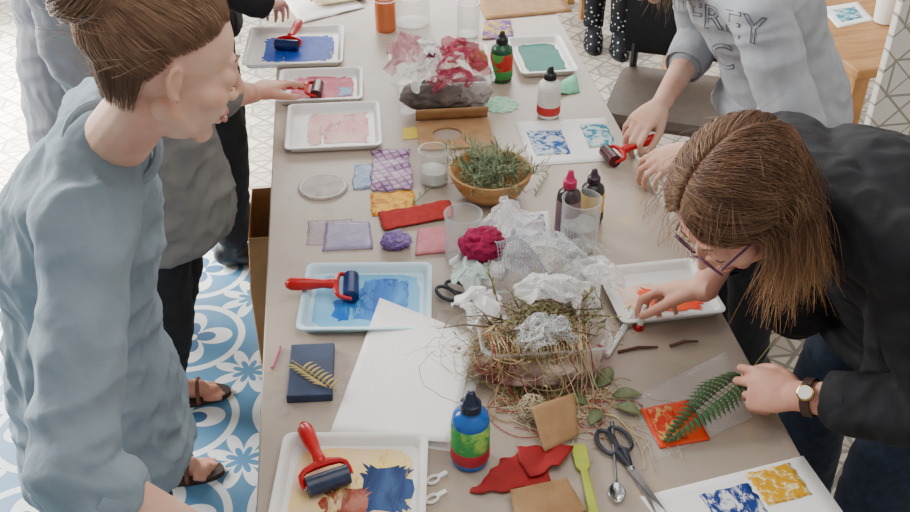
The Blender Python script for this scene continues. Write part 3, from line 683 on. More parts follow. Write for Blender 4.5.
# lime spatula
a,b_=P(578,446,TZ+.004),P(596,525,TZ+.004); d=(b_-a); t=thing('lime_spatula','lime green plastic spatula beside the scissors','spatula',a)
an=math.atan2(d.y,d.x); L=d.length; t.rotation_euler=(0,0,an)
M_lime=mat('lime_plastic',"#b4bf48",.4,"#a2b03c",20)
MB().prism([(0,-.010),(.012,-.014),(.05,-.012),(.06,-.006),(.06,.006),(.05,.012),(.012,.014),(0,.010)],0,.006).build('blade',M_lime,t,smooth=False,bevel=.002)
MB().prism([(.058,-.006),(L,-.009),(L+.004,0),(L,.009),(.058,.006)],.0005,.009).build('handle',M_lime,t,smooth=False,bevel=.003)
# spoon
a,b_=P(612,424,TZ+.005),P(617,500,TZ+.004); d=b_-a; L=d.length; t=thing('teaspoon','metal teaspoon between the lime spatula and the scissors','spoon',a,math.atan2(d.y,d.x))
MB().tube([(0,0,.004),(L*.3,0,.002),(L*.7,0,.006),(L*.82,0,.006)],[.004,.003,.0022,.003],8).build('handle',M_metal,t)
bb=MB(); bb.grid(lambda u,v:V((L*.8+.045*u,(.0145*math.sin(PI*min(.98,max(.02,u)))**.6)*(2*v-1),.006-.006*math.sin(PI*u)*(1-(2*v-1)**2))),12,8); bb.build('bowl',M_metal,t,solid=.0012,sharp=3)
# scissors
def scissors(hx,hy,tx,ty,label,z=TZ+.003,op=.16):
    a,b_=P(hx,hy,z),P(tx,ty,z); d=b_-a; L=d.length; t=thing('scissors',label,'scissors',a,math.atan2(d.y,d.x))
    pv=L*.48
    for s in (-1,1):
        rot=Matrix.Rotation(s*op/2,3,'Z'); h=.0 if s<0 else .003
        def tr(x,y): 
            q=rot@V((x-pv,y*s,0)); return V((q.x+pv,q.y,0))
        b=MB(); poly=[tr(pv-.012,-.004),tr(pv,-.008),tr(L*.8,-.005),tr(L,.0),tr(pv,.006),tr(pv-.012,.006)]
        b.prism([(p.x,p.y) for p in poly],h,h+.0025); b.build('blade',M_metal,t,smooth=False)
        b=MB(); cx,cy=.028,.018
        b.tube([tr(cx+.028*math.cos(k*PI/10),cy+.015*math.sin(k*PI/10))+V((0,0,.006)) for k in range(20)],.004,8,closed=True)
        b.tube([tr(cx+.026,cy-.008)+V((0,0,.006)),tr(pv-.02,.005)+V((0,0,.005)),tr(pv-.006,.001)+V((0,0,.004))],[.006,.006,.0045],8)
        b.build('handle',mat('scissor_handle',"#23252c",.35,"#3a3c46",30),t)
    MB().lathe([(.004,0),(.0045,.007),(.002,.008)],(pv,0,0),14).build('screw',M_metal,t)
scissors(606,432,662,516,'large black-handled scissors right of the teaspoon')
scissors(443,287,492,318,'small black-handled scissors left of the white cloth heap',TZ+.006)
# small white clips near tray
for x,y,lb in ((433,481,'white plastic clip right of the nearest tray, upper one'),(432,500,'white plastic clip right of the nearest tray, lower one')):
    c=P(x,y); t=thing('plastic_clip',lb,'clip',c,.5)
    MB().tube([(.011*math.cos(k*PI/8),.007*math.sin(k*PI/8),.003) for k in range(16)],.0028,6,closed=True).build('loop',M_white,t)
    MB().box((.018,0,.003),(.02,.008,.005)).build('jaw',M_white,t,smooth=False,bevel=.001)

# ------------------------------------------------------------------ people
def lerp(a,b,t): return a+(b-a)*t
def hmat(c,f,u):
    x=V(f).normalized(); y=V(u).cross(x).normalized(); z=x.cross(y)
    return Matrix.Translation(c)@Matrix((x,y,z)).transposed().to_4x4()
def head(B,T):
    B.T=T
    B.ell((-.014,0,.034),(.094,.071,.080)); B.ell((.027,0,-.02),(.059,.056,.084)); B.ell((.024,0,-.064),(.046,.041,.040))
    B.cap((.061,0,-.095),(.063,0,-.092),.015,.014)
    B.cap((.074,-.032,.022),(.077,-.012,.022),.008,.008); B.cap((.074,.032,.022),(.077,.012,.022),.008,.008)
    for s in (-1,1):
        B.cap((.054,s*.034,-.027),(.042,s*.041,-.024),.022,.021)
        B.cap((.094,s*.0080,-.033),(.089,s*.011,-.034),.0064,.0058)
        B.cap((.0680,s*.0320,.001),(.0680,s*.0295,.003),.0150,.0146)
        pr=[]
        for k in range(13):
            a=math.radians(50+k*20); pr.append(V((-.012+.0110*math.cos(a)-.003*math.sin(a),s*(.0755-.005*math.cos(a)),.001+.021*math.sin(a))))
        for k in range(12): B.cap(pr[k],pr[k+1],.0040,.0040,8)
        B.ell((-.012,s*.071,.000),(.0105,.0055,.019)); B.cap((-.008,s*.070,-.019),(-.005,s*.069,-.023),.0052,.0048)
        B.cap((.03,s*.035,-.072),(-.01,s*.044,-.045),.013,.02)
    B.cap((.082,0,.012),(.1055,0,-.026),.0055,.0078)
    B.cap((.078,-.014,-.058),(.0845,0,-.056),.0055,.0075); B.cap((.078,.014,-.058),(.0845,0,-.056),.0055,.0075)
    B.cap((.076,-.012,-.070),(.0815,0,-.071),.0055,.008); B.cap((.076,.012,-.070),(.0815,0,-.071),.0055,.008)
    B.T=None
def hand(B,wr,d,n,right,curls=((20,35,25),)*4,spread=(7,2,-3,-8),thumb=(.75,.55,.25),sc=1.0,tb=15):
    wr=V(wr); d=V(d).normalized(); n=V(n); n=(n-d*n.dot(d)).normalized(); s=d.cross(n)*(1 if right else -1)
    B.loft([(wr-d*.02*sc,s*.025*sc,n*.019*sc),(wr+d*.005,s*.026*sc,n*.017*sc),(wr+d*.035*sc,s*.036*sc,n*.0165*sc),(wr+d*.068*sc,s*.040*sc,n*.0145*sc),(wr+d*.088*sc,s*.037*sc,n*.010*sc)],20)
    B.cap(wr+d*.02*sc+s*.02*sc+n*.006,wr+d*.055*sc+s*.028*sc+n*.008,.016*sc,.013*sc)
    tips=[]
    for i,(off,ro,ls) in enumerate(((.030,.080,(.044,.026,.020)),(.010,.084,(.049,.029,.021)),(-.0105,.080,(.045,.027,.021)),(-.030,.070,(.035,.021,.018)))):
        dd=(d*math.cos(math.radians(spread[i]))+s*math.sin(math.radians(spread[i]))).normalized()
        p=wr+d*ro*sc+s*off*sc; a=0; r=(.0088,.0092,.0088,.0078)[i]*sc
        B.cap(p-dd*.02*sc,p,r*1.05,r*1.1)
        cu=curls[i%len(curls)]
        for j in range(3):
            a+=math.radians(cu[j]); q=p+(dd*math.cos(a)+n*math.sin(a))*ls[j]*sc
            B.cap(p,q,r*(1-.07*j),r*(.93-.09*j),12); p=q
        tips.append(p)
    td=(d*thumb[0]+s*thumb[1]+n*thumb[2]).normalized(); p=wr+d*.028*sc+s*.028*sc+n*.008*sc
    q=p+td*.042*sc; B.cap(p,q,.0135*sc,.0108*sc)
    t2=(td+d*.35-s*math.radians(tb)*.9+n*.12).normalized(); r_=q+t2*.032*sc; B.cap(q,r_,.0105*sc,.0095*sc)
    t3=(t2-s*math.radians(tb)*.9+d*.2).normalized(); e=r_+t3*.024*sc; B.cap(r_,e,.0095*sc,.0075*sc); tips.append(e)
    return tips
def wr_noise(amp,seed=0.,hi=1.0):
    def g(co):
        q=V((co.x*13+seed,co.y*13,co.z*9)); w=noise.noise(q*.5)*1.2
        a=1-2*abs(noise.noise(V((co.x*7-co.z*11+seed,co.y*7+co.z*9,co.z*8+w))))
        b=1-2*abs(noise.noise(V((co.x*20+co.z*10+w,co.y*20-co.z*12+seed,co.z*14))))
        return amp*(a*.8+b*.5*hi+noise.noise(q)*.4-.3)
    return g
def tubestrand(b,pts,r0,r1,seg=3,t0=1.): 
    n=len(pts); b.tube(pts,[lerp(r0,r1,i/(n-1))*min(1,t0+(1-t0)*i/3) for i in range(n)],seg)
def flyaways(e,T,c,rad,n,rr,down):
    for i in range(n):
        a=rr.uniform(-3.1,3.1); zl=.75 if abs(a)<1.6 else -.3
        d=V((math.cos(a),math.sin(a),rr.uniform(zl,1.2))).normalized(); p=c+V((d.x*rad.x,d.y*rad.y,d.z*rad.z))*1.05; pts=[p.copy()]; dd=(d*.45+down*rr.uniform(.3,1)).normalized(); e.mi=rr.choice((1,2))
        for j in range(7): dd=(dd+V((rr.uniform(-1,.6),rr.uniform(-1,1),rr.uniform(-1,.8)))*.22+down*.1).normalized(); p=p+dd*.010; pts.append(p.copy())
        tubestrand(e,[T@q for q in pts],.0004,.0003)
def hair_hang(T,root,m,n,length,seed,front=-.25,r=.0013,fv=.12,fly=40,al0=46,part=.05):
    B=Blob(); B.T=T; c=V((-.022,0,.042)); rad=V((.099,.077,.084))
    B.ell((-.030,0,.046),(.094,.073,.081)); B.ell((-.062,0,-.02),(.042,.058,.065))
    rr=random.Random(seed); e=MB(); g=T.to_3x3().inverted()@V((0,0,-1))
    for i in range(n):
        f=rr.random()**.9; al=math.radians(lerp(al0,178,f)); sd=rr.choice((-1,1)); e.mi=rr.choice((0,0,1,1,2))
        s0=V((math.cos(al),part*sd+rr.uniform(-part,part),math.sin(al))).normalized()
        e0=V((lerp(front,-1.1,f)+rr.uniform(-fv,fv),sd*lerp(1,.45,f)*rr.uniform(.75,1),-.25+rr.uniform(-.25,.1))).normalized()
        k=rr.uniform(1.0,1.17); pts=[]; ph=rr.uniform(0,6); lat=rr.uniform(-.12,.10)
        for j in range(10):
            d=s0.lerp(e0,j/9).normalized(); d.x+=(.10*(1-f)+lat)*math.sin(PI*j/9); d.normalize()
            p=c+V((d.x*rad.x,d.y*rad.y,d.z*rad.z))*(lerp(1.02,k,min(1,j/4))+.012*math.sin(j*.8+ph)); pts.append(p)
        tg=(pts[-1]-pts[-2]).normalized(); p=pts[-1].copy(); L=length*rr.uniform(.25,1.3); drift=V((rr.uniform(-1.2,.8),rr.uniform(-1,1),rr.uniform(-1,1)))*.20; cv=rr.uniform(-.34,.34); c2=rr.uniform(0,6)
        w0=.080+.026*((i*7)%10)/10
        for j in range(9):
            tg=(tg*.6+g*.52+drift+V((cv*math.sin(j*.7+c2),cv*math.cos(j*.6+c2),0))).normalized(); p=p+tg*L/9
            if p.x>-.06 and abs(p.y)<w0 and p.z>-.14: p.y=lerp(p.y,sd*w0,.5)
            pts.append(p.copy())
        tubestrand(e,[T@q for q in pts],r,r*.35)
    flyaways(e,T,c,rad,fly,rr,g)
    return B.finish('hair',m,root,.005,4,None,e)
def hair_bun(T,root,m,n,seed,bun):
    B=Blob(); B.T=T; c=V((-.022,0,.042)); rad=V((.097,.074,.082)); bun=V(bun)
    B.ell((-.034,0,.048),(.092,.071,.080)); B.ell((-.058,0,-.004),(.038,.050,.046)); B.ell(bun,(.044,.047,.042))
    rr=random.Random(seed); e=MB(); bd=(bun-c); bd=V((bd.x/rad.x,bd.y/rad.y,bd.z/rad.z)).normalized()
    for i in range(n):
        a=rr.uniform(-3.14,3.14); A=abs(a); e.mi=rr.choice((0,1,1,1,2)); sg=1 if a>=0 else -1
        el=.46 if A<.6 else (lerp(.46,-.06,(A-.6)/.9) if A<1.5 else lerp(-.06,-.60,min(1,(A-1.5)/.3)))
        el+=(rr.random()**1.6*.40-.03) if A<1.8 else rr.uniform(-.05,.7)
        s0=V((math.cos(a)*math.cos(el),math.sin(a)*math.cos(el),math.sin(el))); pts=[]; k=rr.uniform(1.02,1.085); ph=rr.uniform(0,6); wv=rr.uniform(.0,.10); w2=rr.uniform(-.05,.05)
        if A>1.85 and rr.random()<.6:
            f=(A-1.85)/1.29; z0=-.055+rr.random()**1.5*.05; pts.append(V((-.050-.030*math.sin(f*PI/2),sg*.048*math.cos(f*PI/2),z0)))
        for j in range(12):
            d=s0.lerp(bd,j/11); d.z+=wv*math.sin(PI*j/11); d.y+=w2*math.sin(PI*j/11); d.normalize(); pts.append(c+V((d.x*rad.x,d.y*rad.y,d.z*rad.z))*((k if j>2 else lerp(1.0,k,j/3))+.005*math.sin(j*.7+ph)))
        tubestrand(e,[T@q for q in pts],.0008,.0007,3,.25)
    ax=(bun-c).normalized(); u,w=basis(ax)
    for i in range(800):
        r0=rr.uniform(.008,.050); h=rr.uniform(-.03,.012); a0=rr.uniform(0,6); pts=[]; tl=rr.uniform(-.5,.5); e.mi=rr.choice((0,1,1,1,2))
        for j in range(14):
            a=a0+j*.3; q=r0*(1+.12*math.sin(j*.7+i)); pts.append(bun+(u*math.cos(a)+w*math.sin(a))*q+ax*(h*.5+math.sqrt(max(0,.054**2-r0*r0))*.9+.022*tl*math.cos(a)))
        tubestrand(e,[T@q for q in pts],.0008,.0005)
    flyaways(e,T,c,rad,90,rr,V((-.7,0,.2)))
    return B.finish('hair',m,root,.005,4,None,e)
def rings_torso(J,g,hem=None,k=1.0):
    lat=(J['Ls']-J['Rs']).normalized(); Pv,Ch,Nk=J['pelvis'],J['chest'],J['neck']
    out=[]
    sp0=(Ch-Pv).normalized(); hl=J.get('hiplat',lat)
    def ring(c,sp,a,b,l=lat):
        fr=l.cross(sp).normalized(); out.append((c,l*(a*k+g),fr*(b*k+g)))
    dn=V((0,0,-1))
    if hem is not None:
        q=Pv+dn*(Pv.z-hem); ring(q+V((J.get('hx',0),0,0)),V((0,0,1)),.182,.142,hl)
        ring(lerp(q,Pv,.5)+V((J.get('hx',0)*.5,0,0)),V((0,0,1)),.178,.134,hl)
    else: ring(Pv+dn*.10,V((0,0,1)),.12,.09,hl)
    ring(Pv,(sp0+V((0,0,1))).normalized(),.162,.115,hl)
    ring(lerp(Pv,Ch,.5),sp0,.135,.102); ring(Ch,sp0,.150,.118)
    sp1=(Nk-Ch).normalized(); ring(lerp(Ch,Nk,.55),sp1,.148,.094); ring(lerp(Ch,Nk,.92),sp1,.085,.060)
    return out
def person(label,base,J,skin,opts):
    J={k:(V(v) if (isinstance(v,tuple) and not k.endswith('hand')) else v) for k,v in J.items()}
    root=thing('person',label,'person',base)
    T=hmat(J['head'],J['hf'],J['hu'])
    B=Blob(); B.loft(rings_torso(J,-.006)); head(B,T)
    nb=J['neck']; nt=T@V((-.024,0,-.06)); B.cap(nb,nt,.050,.044); B.cap(lerp(J['chest'],nb,.7),nb,.08,.054)
    tips={}
    for s in 'LR':
        sh,el,wr=J[s+'s'],J[s+'e'],J[s+'w']
        B.cap(nb,sh,.05,.05); B.cap(sh,el,.047,.038); B.cap(el,lerp(el,wr,.35),.037,.037); B.cap(lerp(el,wr,.3),wr,.037,.0255)
        hd=J[s+'hand']; tips[s]=hand(B,wr,hd[0],hd[1],s=='R',*hd[2:])
        hip,kn,an=J[s+'h'],J[s+'k'],J[s+'a']
        B.cap(hip,kn,.080,.056); B.cap(kn,lerp(kn,an,.35),.054,.055); B.cap(lerp(kn,an,.35),an,.054,.036)
        fd=J[s+'f'].normalized(); t0=V((an.x,an.y,.035))
        B.cap(an,t0-fd*.03,.038,.033); B.cap(t0-fd*.03,t0+fd*.10,.032,.026); B.cap(t0+fd*.09+V((0,0,-.012)),t0+fd*.14+V((0,0,-.014)),.024,.019,flat=V((0,0,1)),k=.75)
        lt=fd.cross(V((0,0,1)))
        for q in range(5): B.cap(t0+fd*.12+lt*(q-2)*.0155+V((0,0,-.018)),t0+fd*(.168-.009*abs(q-(1 if s=='R' else 3)))+lt*(q-2)*.016+V((0,0,-.021)),.009,.008)
    body=B.finish('body',skin,root,opts.get('vox',.0042),3)
    # trousers
    B=Blob(); lat=(J['Ls']-J['Rs']).normalized(); hl=J.get('hiplat',lat); f_=hl.cross(V((0,0,1)))
    B.loft([(J['pelvis']+V((0,0,-.11)),hl*.135,f_*.100),(J['pelvis'],hl*.150,f_*.106),(J['pelvis']+V((0,0,.06)),hl*.132,f_*.096)])
    for s in 'LR':
        hip,kn,an=J[s+'h'],J[s+'k'],J[s+'a']; e=lerp(kn,an,opts.get('leg',.92))
        B.cap(hip,kn,.086,.070); B.cap(kn,e,.070,.055)
    B.finish('trousers',opts['trousers'],root,.009,4,wr_noise(.005,3.))
    # top
    B=Blob(); g=opts.get('g',.022); B.loft(rings_torso(J,g,opts.get('hem')))
    nk=lerp(J['chest'],nb,.97); B.cap(nk,lerp(nk,nt,.15),.070,.060)
    for s in 'LR':
        sh,el,wr=J[s+'s'],J[s+'e'],J[s+'w']; f=opts['sleeve'][s]; r=opts.get('sr',.062)
        B.cap(nk,sh,.066,.064); B.cap(lerp(nk,J['chest'],.4),sh,.078,.060)
        B.cap(sh,el,r+.004,r); 
        if f>0: B.cap(el,lerp(el,wr,f),r,lerp(r,.047,f))
    for a,b_,ra,rb in opts.get('extra',()): B.cap(V(a),V(b_),ra,rb)
    top=B.finish(opts.get('topname','shirt'),opts['top'],root,.0062,opts.get('it',4),wr_noise(opts.get('wr',.006),opts.get('seed',1.),opts.get('hi',1.)))
    for s in 'LR':
        el,wr=J[s+'e'],J[s+'w']; f=opts['sleeve'][s]; dd=(wr-el).normalized(); u,w=basis(dd); e=lerp(el,wr,f)+dd*lerp(opts.get('sr',.062),.047,f)*.55; rr_=lerp(opts.get('sr',.062),.047,f)*.93
        b=MB(); b.rings([[e+dd*o+(u*math.cos(2*PI*j/28)+w*math.sin(2*PI*j/28))*r*(1+.03*math.sin(3*j*2*PI/28)) for j in range(28)] for o,r in ((-.03,rr_*.9),(-.03,rr_*1.03),(.008,rr_),(.010,rr_*.93),(-.012,rr_*.86))],close=True)
        b.build('cuff',opts.get('cuffm',opts['top']),root,root.location,sharp=1.2)
    ax=(nt-nb).normalized(); u,w=basis(ax)
    b=MB(); cc=nk+ax*.050
    b.tube([cc+(u*math.cos(k*PI/16)+w*math.sin(k*PI/16))*.064+ax*.006*math.cos(k*PI/16) for k in range(32)],.008,8,closed=True); b.build('collar',opts.get('collarm',opts['top']),root,root.location)
    # eyes
    for s in (-1,1):
        e=MB(); bmesh.ops.create_uvsphere(e.bm,u_segments=16,v_segments=10,radius=.0108); bmesh.ops.transform(e.bm,matrix=T@Matrix.Translation((.0675,s*.031,-.0045)),verts=e.bm.verts)
        eo=e.build('eye',mat('eye_white',"#d8d0c8",.3),root,root.location,sharp=3)
        i=MB(); i.lathe([(.0048,0),(.0035,.0006),(.0001,.0009)],T@V((.0762,s*.031,-.0105)),14,T.to_3x3()@V((1,0,-.6))); i.build('iris',mat('iris_brown',"#3a2a20",.2),eo,root.location)
        br=MB(); br.tube([T@V(p) for p in ((.0835,s*.014,.027),(.082,s*.027,.032),(.073,s*.041,.028))],[.0013,.0018,.0009],6); br.build('eyebrow',opts['hair'][0],root,root.location)
        la=MB(); la.tube([T@V((.0685+.0142*math.cos(a),s*.031+.0130*math.sin(a),-.006-.002*math.cos(a))) for a in [(-1.0+.2*k) for k in range(11)]],.0009,5); la.build('eyelashes',h_dark[0],root,root.location)
    l=MB()
    for z,rz in ((-.0580,.0040),(-.0695,.0048)):
        l.tube([T@V(p) for p in ((.078,-.019,z-(.004 if z>-.065 else -.004)),(.0878,-.009,z),(.0898,0,z-.001),(.0878,.009,z),(.078,.019,z-(.004 if z>-.065 else -.004)))],[.001,rz*.8,rz,rz*.8,.001],8)
    l.build('lips',mat('lips',"#bd7d72",.5),root,root.location,sharp=2)
    # shoes
    for s in 'LR':
        an,fd=J[s+'a'],J[s+'f'].normalized(); t0=V((an.x,an.y,0)); lt=fd.cross(V((0,0,1)))
        if opts.get('sandal'):
            b=MB(); b.rings([[t0+fd*(.055+.135*math.cos(a*PI/16))+lt*(.042+.006*math.cos(a*PI/16))*math.sin(a*PI/16)+V((0,0,z)) for a in range(32)] for z in (.0,.016)])
            sd=b.build('sandal',mat('sandal_sole',"#3a2c26",.7),root,root.location,sharp=.8)
            for x,h in ((.10,.045),(.055,.062)):
                b=MB(); b.tube([t0+fd*x+lt*(.044*math.cos(a))+V((0,0,.012+h*math.sin(a))) for a in [PI*k/12 for k in range(13)]],.006,8); b.build('strap',mat('sandal_strap',"#4a2e28",.6,"#7a4a3c",40),sd,root.location)
        else:
            B=Blob(); B.cap(t0-fd*.035+V((0,0,.045)),t0+fd*.11+V((0,0,.036)),.043,.034); B.cap(t0+fd*.09+V((0,0,.030)),t0+fd*.155+V((0,0,.028)),.036,.028)
            B.cap(an+V((0,0,.01)),t0-fd*.02+V((0,0,.05)),.045,.044)
            B.finish('shoe',opts.get('shoem',M_black),root,.007,4)
    return root,T,top,tips
HS=(1,1,.3)
def hairset(name,*cols): return [mat('%s_%d'%(name,i),c,.5,None,50,stretch=HS,spec=.3) for i,c in enumerate(cols)]
h_brown=hairset('brown_hair',"#725442","#84644e","#9c7c62")
h_ash=hairset('ash_brown_hair',"#64503e","#7e6650","#a0886c")
h_dark=hairset('dark_hair',"#2a211c","#382c24","#4a3a30")
def chest_mat(i,a,b,tip):
    n=NT('chestnut_hair_%d'%i); sx=n.n.new('ShaderNodeSeparateXYZ'); n.L(n.tc.outputs['Object'],sx.inputs[0])
    q=n.mix(n.step(n.noise(30,3,HS),.35,.65),lin(a),lin(b))
    n.L(n.mix(n.step(sx.outputs[2],1.20,1.07),q,lin(tip)),n.b.inputs['Base Color']); n.b.inputs['Roughness'].default_value=.5; n.b.inputs['Specular IOR Level'].default_value=.3
    return n.m
h_chest=[chest_mat(0,'#52382a','#624634','#96704e'),chest_mat(1,'#664834','#785840','#b8865a'),chest_mat(2,'#7c5c46','#8e6c50','#cc9c6c')]
f_blue=mat('bluegrey_jersey',"#76858f",.95,"#83929c",7,.6,15,dist=.013,stretch=(1,1,.55))
f_char=mat('charcoal_jersey',"#6a6967",.95,"#787673",8,.4,15,dist=.010,stretch=(1,1,.55))
f_lgrey=mat('light_grey_jersey',"#808186",.95,"#8c8d92",8,.4,15,dist=.010,stretch=(1,1,.55))
f_sweat=mat('grey_sweatshirt',"#989ba1",.95,"#a0a3a9",40,.35,14,dist=.010,stretch=(1,1,.6))
f_black=mat('black_jacket',"#121317",.8,"#1a1b20",30,.5,13,dist=.010,stretch=(1,1,.6),spec=.3)
f_jean=mat('dark_denim',"#18202f",.85,"#222d40",60,.2,500,dist=.001)
f_trou=mat('black_trousers',"#15161a",.85,"#1d1f24",30)
f_navy=mat('navy_trousers',"#1c2434",.85,"#242e40",30)
relax=((15,25,15),(20,30,18),(24,32,20),(28,34,20))
# A : left front woman
rA,TA,topA,_=person('person with a hair bun in blue-grey top, left foreground, facing the table',(-.45,1.37,0),dict(
  pelvis=(-.47,1.41,.88),chest=(-.43,1.375,1.12),neck=(-.350,1.335,1.275),head=(-.221,1.262,1.447),hf=(.88,.34,-.32),hu=(.30,.10,.94),hx=-.01,
  Rs=(-.362,1.205,1.235),Re=(-.392,.985,.985),Rw=(-.20,.945,.845),Rhand=((.9,.10,-.25),(0,-.1,-1),relax),
  Ls=(-.375,1.52,1.245),Le=(-.44,1.60,.97),Lw=(-.45,1.56,.74),Lhand=((.15,-.1,-1),(-.2,-.9,0),relax),
  Lh=(-.47,1.50,.86),Lk=(-.47,1.50,.47),La=(-.51,1.50,.09),Lf=(1,.1,0),Rh=(-.47,1.32,.86),Rk=(-.47,1.29,.47),Ra=(-.50,1.28,.09),Rf=(1,-.1,0)),
  skinA,dict(trousers=f_navy,top=f_blue,hair=h_brown,hem=.60,sleeve={'L':.35,'R':.18},sr=.055,g=.010,wr=.013,seed=1.7,it=3,vox=.0034))
hair_bun(TA,rA,h_brown,5800,3,(-.108,0,.084))
# B : left middle
wB=P(254,93,.85)
rB,TB,topB,_=person('person in charcoal top and sandals behind the bun-haired person, reaching to a tray',(-.55,2.1,0),dict(
  pelvis=(-.425,2.08,.90),chest=(-.38,2.10,1.15),neck=(-.35,2.12,1.32),head=(-.32,2.14,1.52),hf=(.85,.35,-.4),hu=(.4,.1,.9),
  Ls=(-.31,2.30,1.24),Le=(-.295,2.19,.955),Lw=wB,Lhand=(P(316,62,.815)-wB,(.1,.1,-1),((6,14,10),(10,16,12),(14,20,14),(16,22,16))),
  Rs=(-.36,1.93,1.25),Re=(-.50,1.90,.98),Rw=(-.56,1.95,.75),Rhand=((-.1,.1,-1),(.3,.9,0),relax),
  Lh=(-.44,2.18,.86),Lk=(-.46,2.19,.47),La=(-.565,2.20,.085),Lf=(1,.05,0),Rh=(-.44,1.98,.86),Rk=(-.46,1.94,.47),Ra=(-.565,1.91,.085),Rf=(1,-.05,0)),
  skinB,dict(trousers=f_trou,top=f_char,hair=h_ash,hem=.68,sleeve={'L':.12,'R':.4},sr=.052,g=.016,wr=.010,seed=5.,sandal=True,hx=.01,vox=.0045))
hair_hang(TB,rB,h_ash,500,.14,8)
# D : left behind, grey
rD,TD,topD,_=person('person in a light grey top at the left edge, behind the bun-haired person',(-.74,2.62,0),dict(
  pelvis=(-.71,2.62,.90),chest=(-.69,2.62,1.15),neck=(-.66,2.62,1.33),head=(-.60,2.62,1.50),hf=(.9,.0,-.4),hu=(.4,0,.9),
  Ls=(-.67,2.81,1.28),Le=(-.68,2.86,.99),Lw=(-.60,2.80,.80),Lhand=((.4,-.1,-.9),(-.2,-.9,0),relax),
  Rs=(-.66,2.43,1.28),Re=(-.67,2.42,.99),Rw=(-.60,2.44,.78),Rhand=((.3,.1,-.9),(-.2,.9,0),relax),
  Lh=(-.71,2.71,.86),Lk=(-.71,2.72,.47),La=(-.75,2.72,.09),Lf=(1,.1,0),Rh=(-.71,2.53,.86),Rk=(-.71,2.52,.47),Ra=(-.75,2.52,.09),Rf=(1,-.1,0)),
  skinA,dict(trousers=f_navy,top=f_lgrey,hair=h_ash,hem=.62,sleeve={'L':.5,'R':.5},sr=.054,g=.016,wr=.008,seed=7.,vox=.006))
hair_hang(TD,rD,h_ash,400,.12,19)
# C : left far
wC=P(266,4,.90)
rC,TC,topC,_=person('person in black top and trousers at the far left of the table',(-.45,3.0,0),dict(
  pelvis=(-.44,3.0,.90),chest=(-.41,3.0,1.16),neck=(-.38,3.02,1.33),head=(-.33,3.03,1.49),hf=(.85,.1,-.5),hu=(.5,0,.85),
  Ls=(-.38,3.21,1.29),Le=(-.36,3.28,1.02),Lw=(-.20,3.30,.87),Lhand=((.9,-.1,-.3),(0,0,-1),relax),
  Rs=(-.39,2.82,1.29),Re=(-.37,2.82,1.02),Rw=wC,Rhand=((.25,.9,-.25),(0,.1,-1),((25,45,30),)*4),
  Lh=(-.42,3.10,.88),Lk=(-.39,3.12,.48),La=(-.41,3.12,.09),Lf=(1,.1,0),Rh=(-.42,2.9,.88),Rk=(-.37,2.87,.48),Ra=(-.39,2.86,.09),Rf=(1,-.1,0)),
  skinA,dict(trousers=f_trou,top=f_black,hair=h_dark,hem=.8,sleeve={'L':.8,'R':.85},sr=.055,g=.018,vox=.006))
hair_hang(TC,rC,h_dark,300,.1,9)
# R1 : right front woman
wR,wL=P(704,289,.865),P(798,396,.845)
rR,TR,topR,tipsR=person('person with glasses and chestnut hair in black jacket, leaning over the table holding a fern',(1.0,1.32,0),dict(
  pelvis=(1.02,1.33,.87),chest=(.875,1.27,1.12),neck=(.742,1.245,1.17),head=(.585,1.215,1.190),hf=(-.64,-.20,-.76),hu=(0,0,1),hiplat=V((0,-1,0)),
  Ls=(.785,1.085,1.17),Le=(.885,1.00,.93),Lw=wL,Lhand=(P(728,384,.80)-wL,(-.2,.75,-.6),((24,40,22),(30,46,26),(42,48,30),(50,50,30)),(6,1,-4,-9),(.85,.35,.55)),
  Rs=(.755,1.43,1.16),Re=(.80,1.60,.96),Rw=wR,Rhand=(P(640,287,.80)-wR,(-.15,-.2,-1),((22,40,25),(26,42,26),(32,44,28),(36,44,28)),(8,2,-4,-10),(.8,.45,.4)),
  Lh=(1.02,1.22,.86),Lk=(.97,1.20,.47),La=(1.02,1.18,.09),Lf=(-1,-.15,0),Rh=(1.02,1.44,.86),Rk=(.97,1.47,.47),Ra=(1.02,1.48,.09),Rf=(-1,.15,0)),
  skinB,dict(trousers=f_jean,top=f_black,topname='jacket',hair=h_chest,hem=.80,sleeve={'L':.62,'R':.55},sr=.058,g=.026,wr=.009,seed=9.,vox=.0036,
   extra=[((.82,1.34,1.06),(.845,1.42,.80),.07,.055),((.88,1.16,1.05),(.91,1.16,.82),.07,.055)]))
hair_hang(TR,rR,h_chest,7800,.145,4,.08,.00062,.36,120,38,.10)
g=MB(); mg=mat('purple_glasses',"#3c2038",.3,"#5a2c50",20)
for s in (-1,1):
    g.tube([TR@V((.096-.10*abs(.031+.023*math.cos(k*PI/12))**1.3,s*(.034+.024*math.cos(k*PI/12)),.0+.017*math.sin(k*PI/12))) for k in range(24)],.0018,6,closed=True)
    g.tube([TR@V(p) for p in ((.088,s*.058,.006),(.04,s*.070,.010),(-.005,s*.078,.018),(-.022,s*.078,.004))],.0020,6)
g.tube([TR@V(p) for p in ((.096,-.011,.006),(.101,0,.009),(.096,.011,.006))],.0018,6)
g.build('glasses',mg,rR,rR.location)
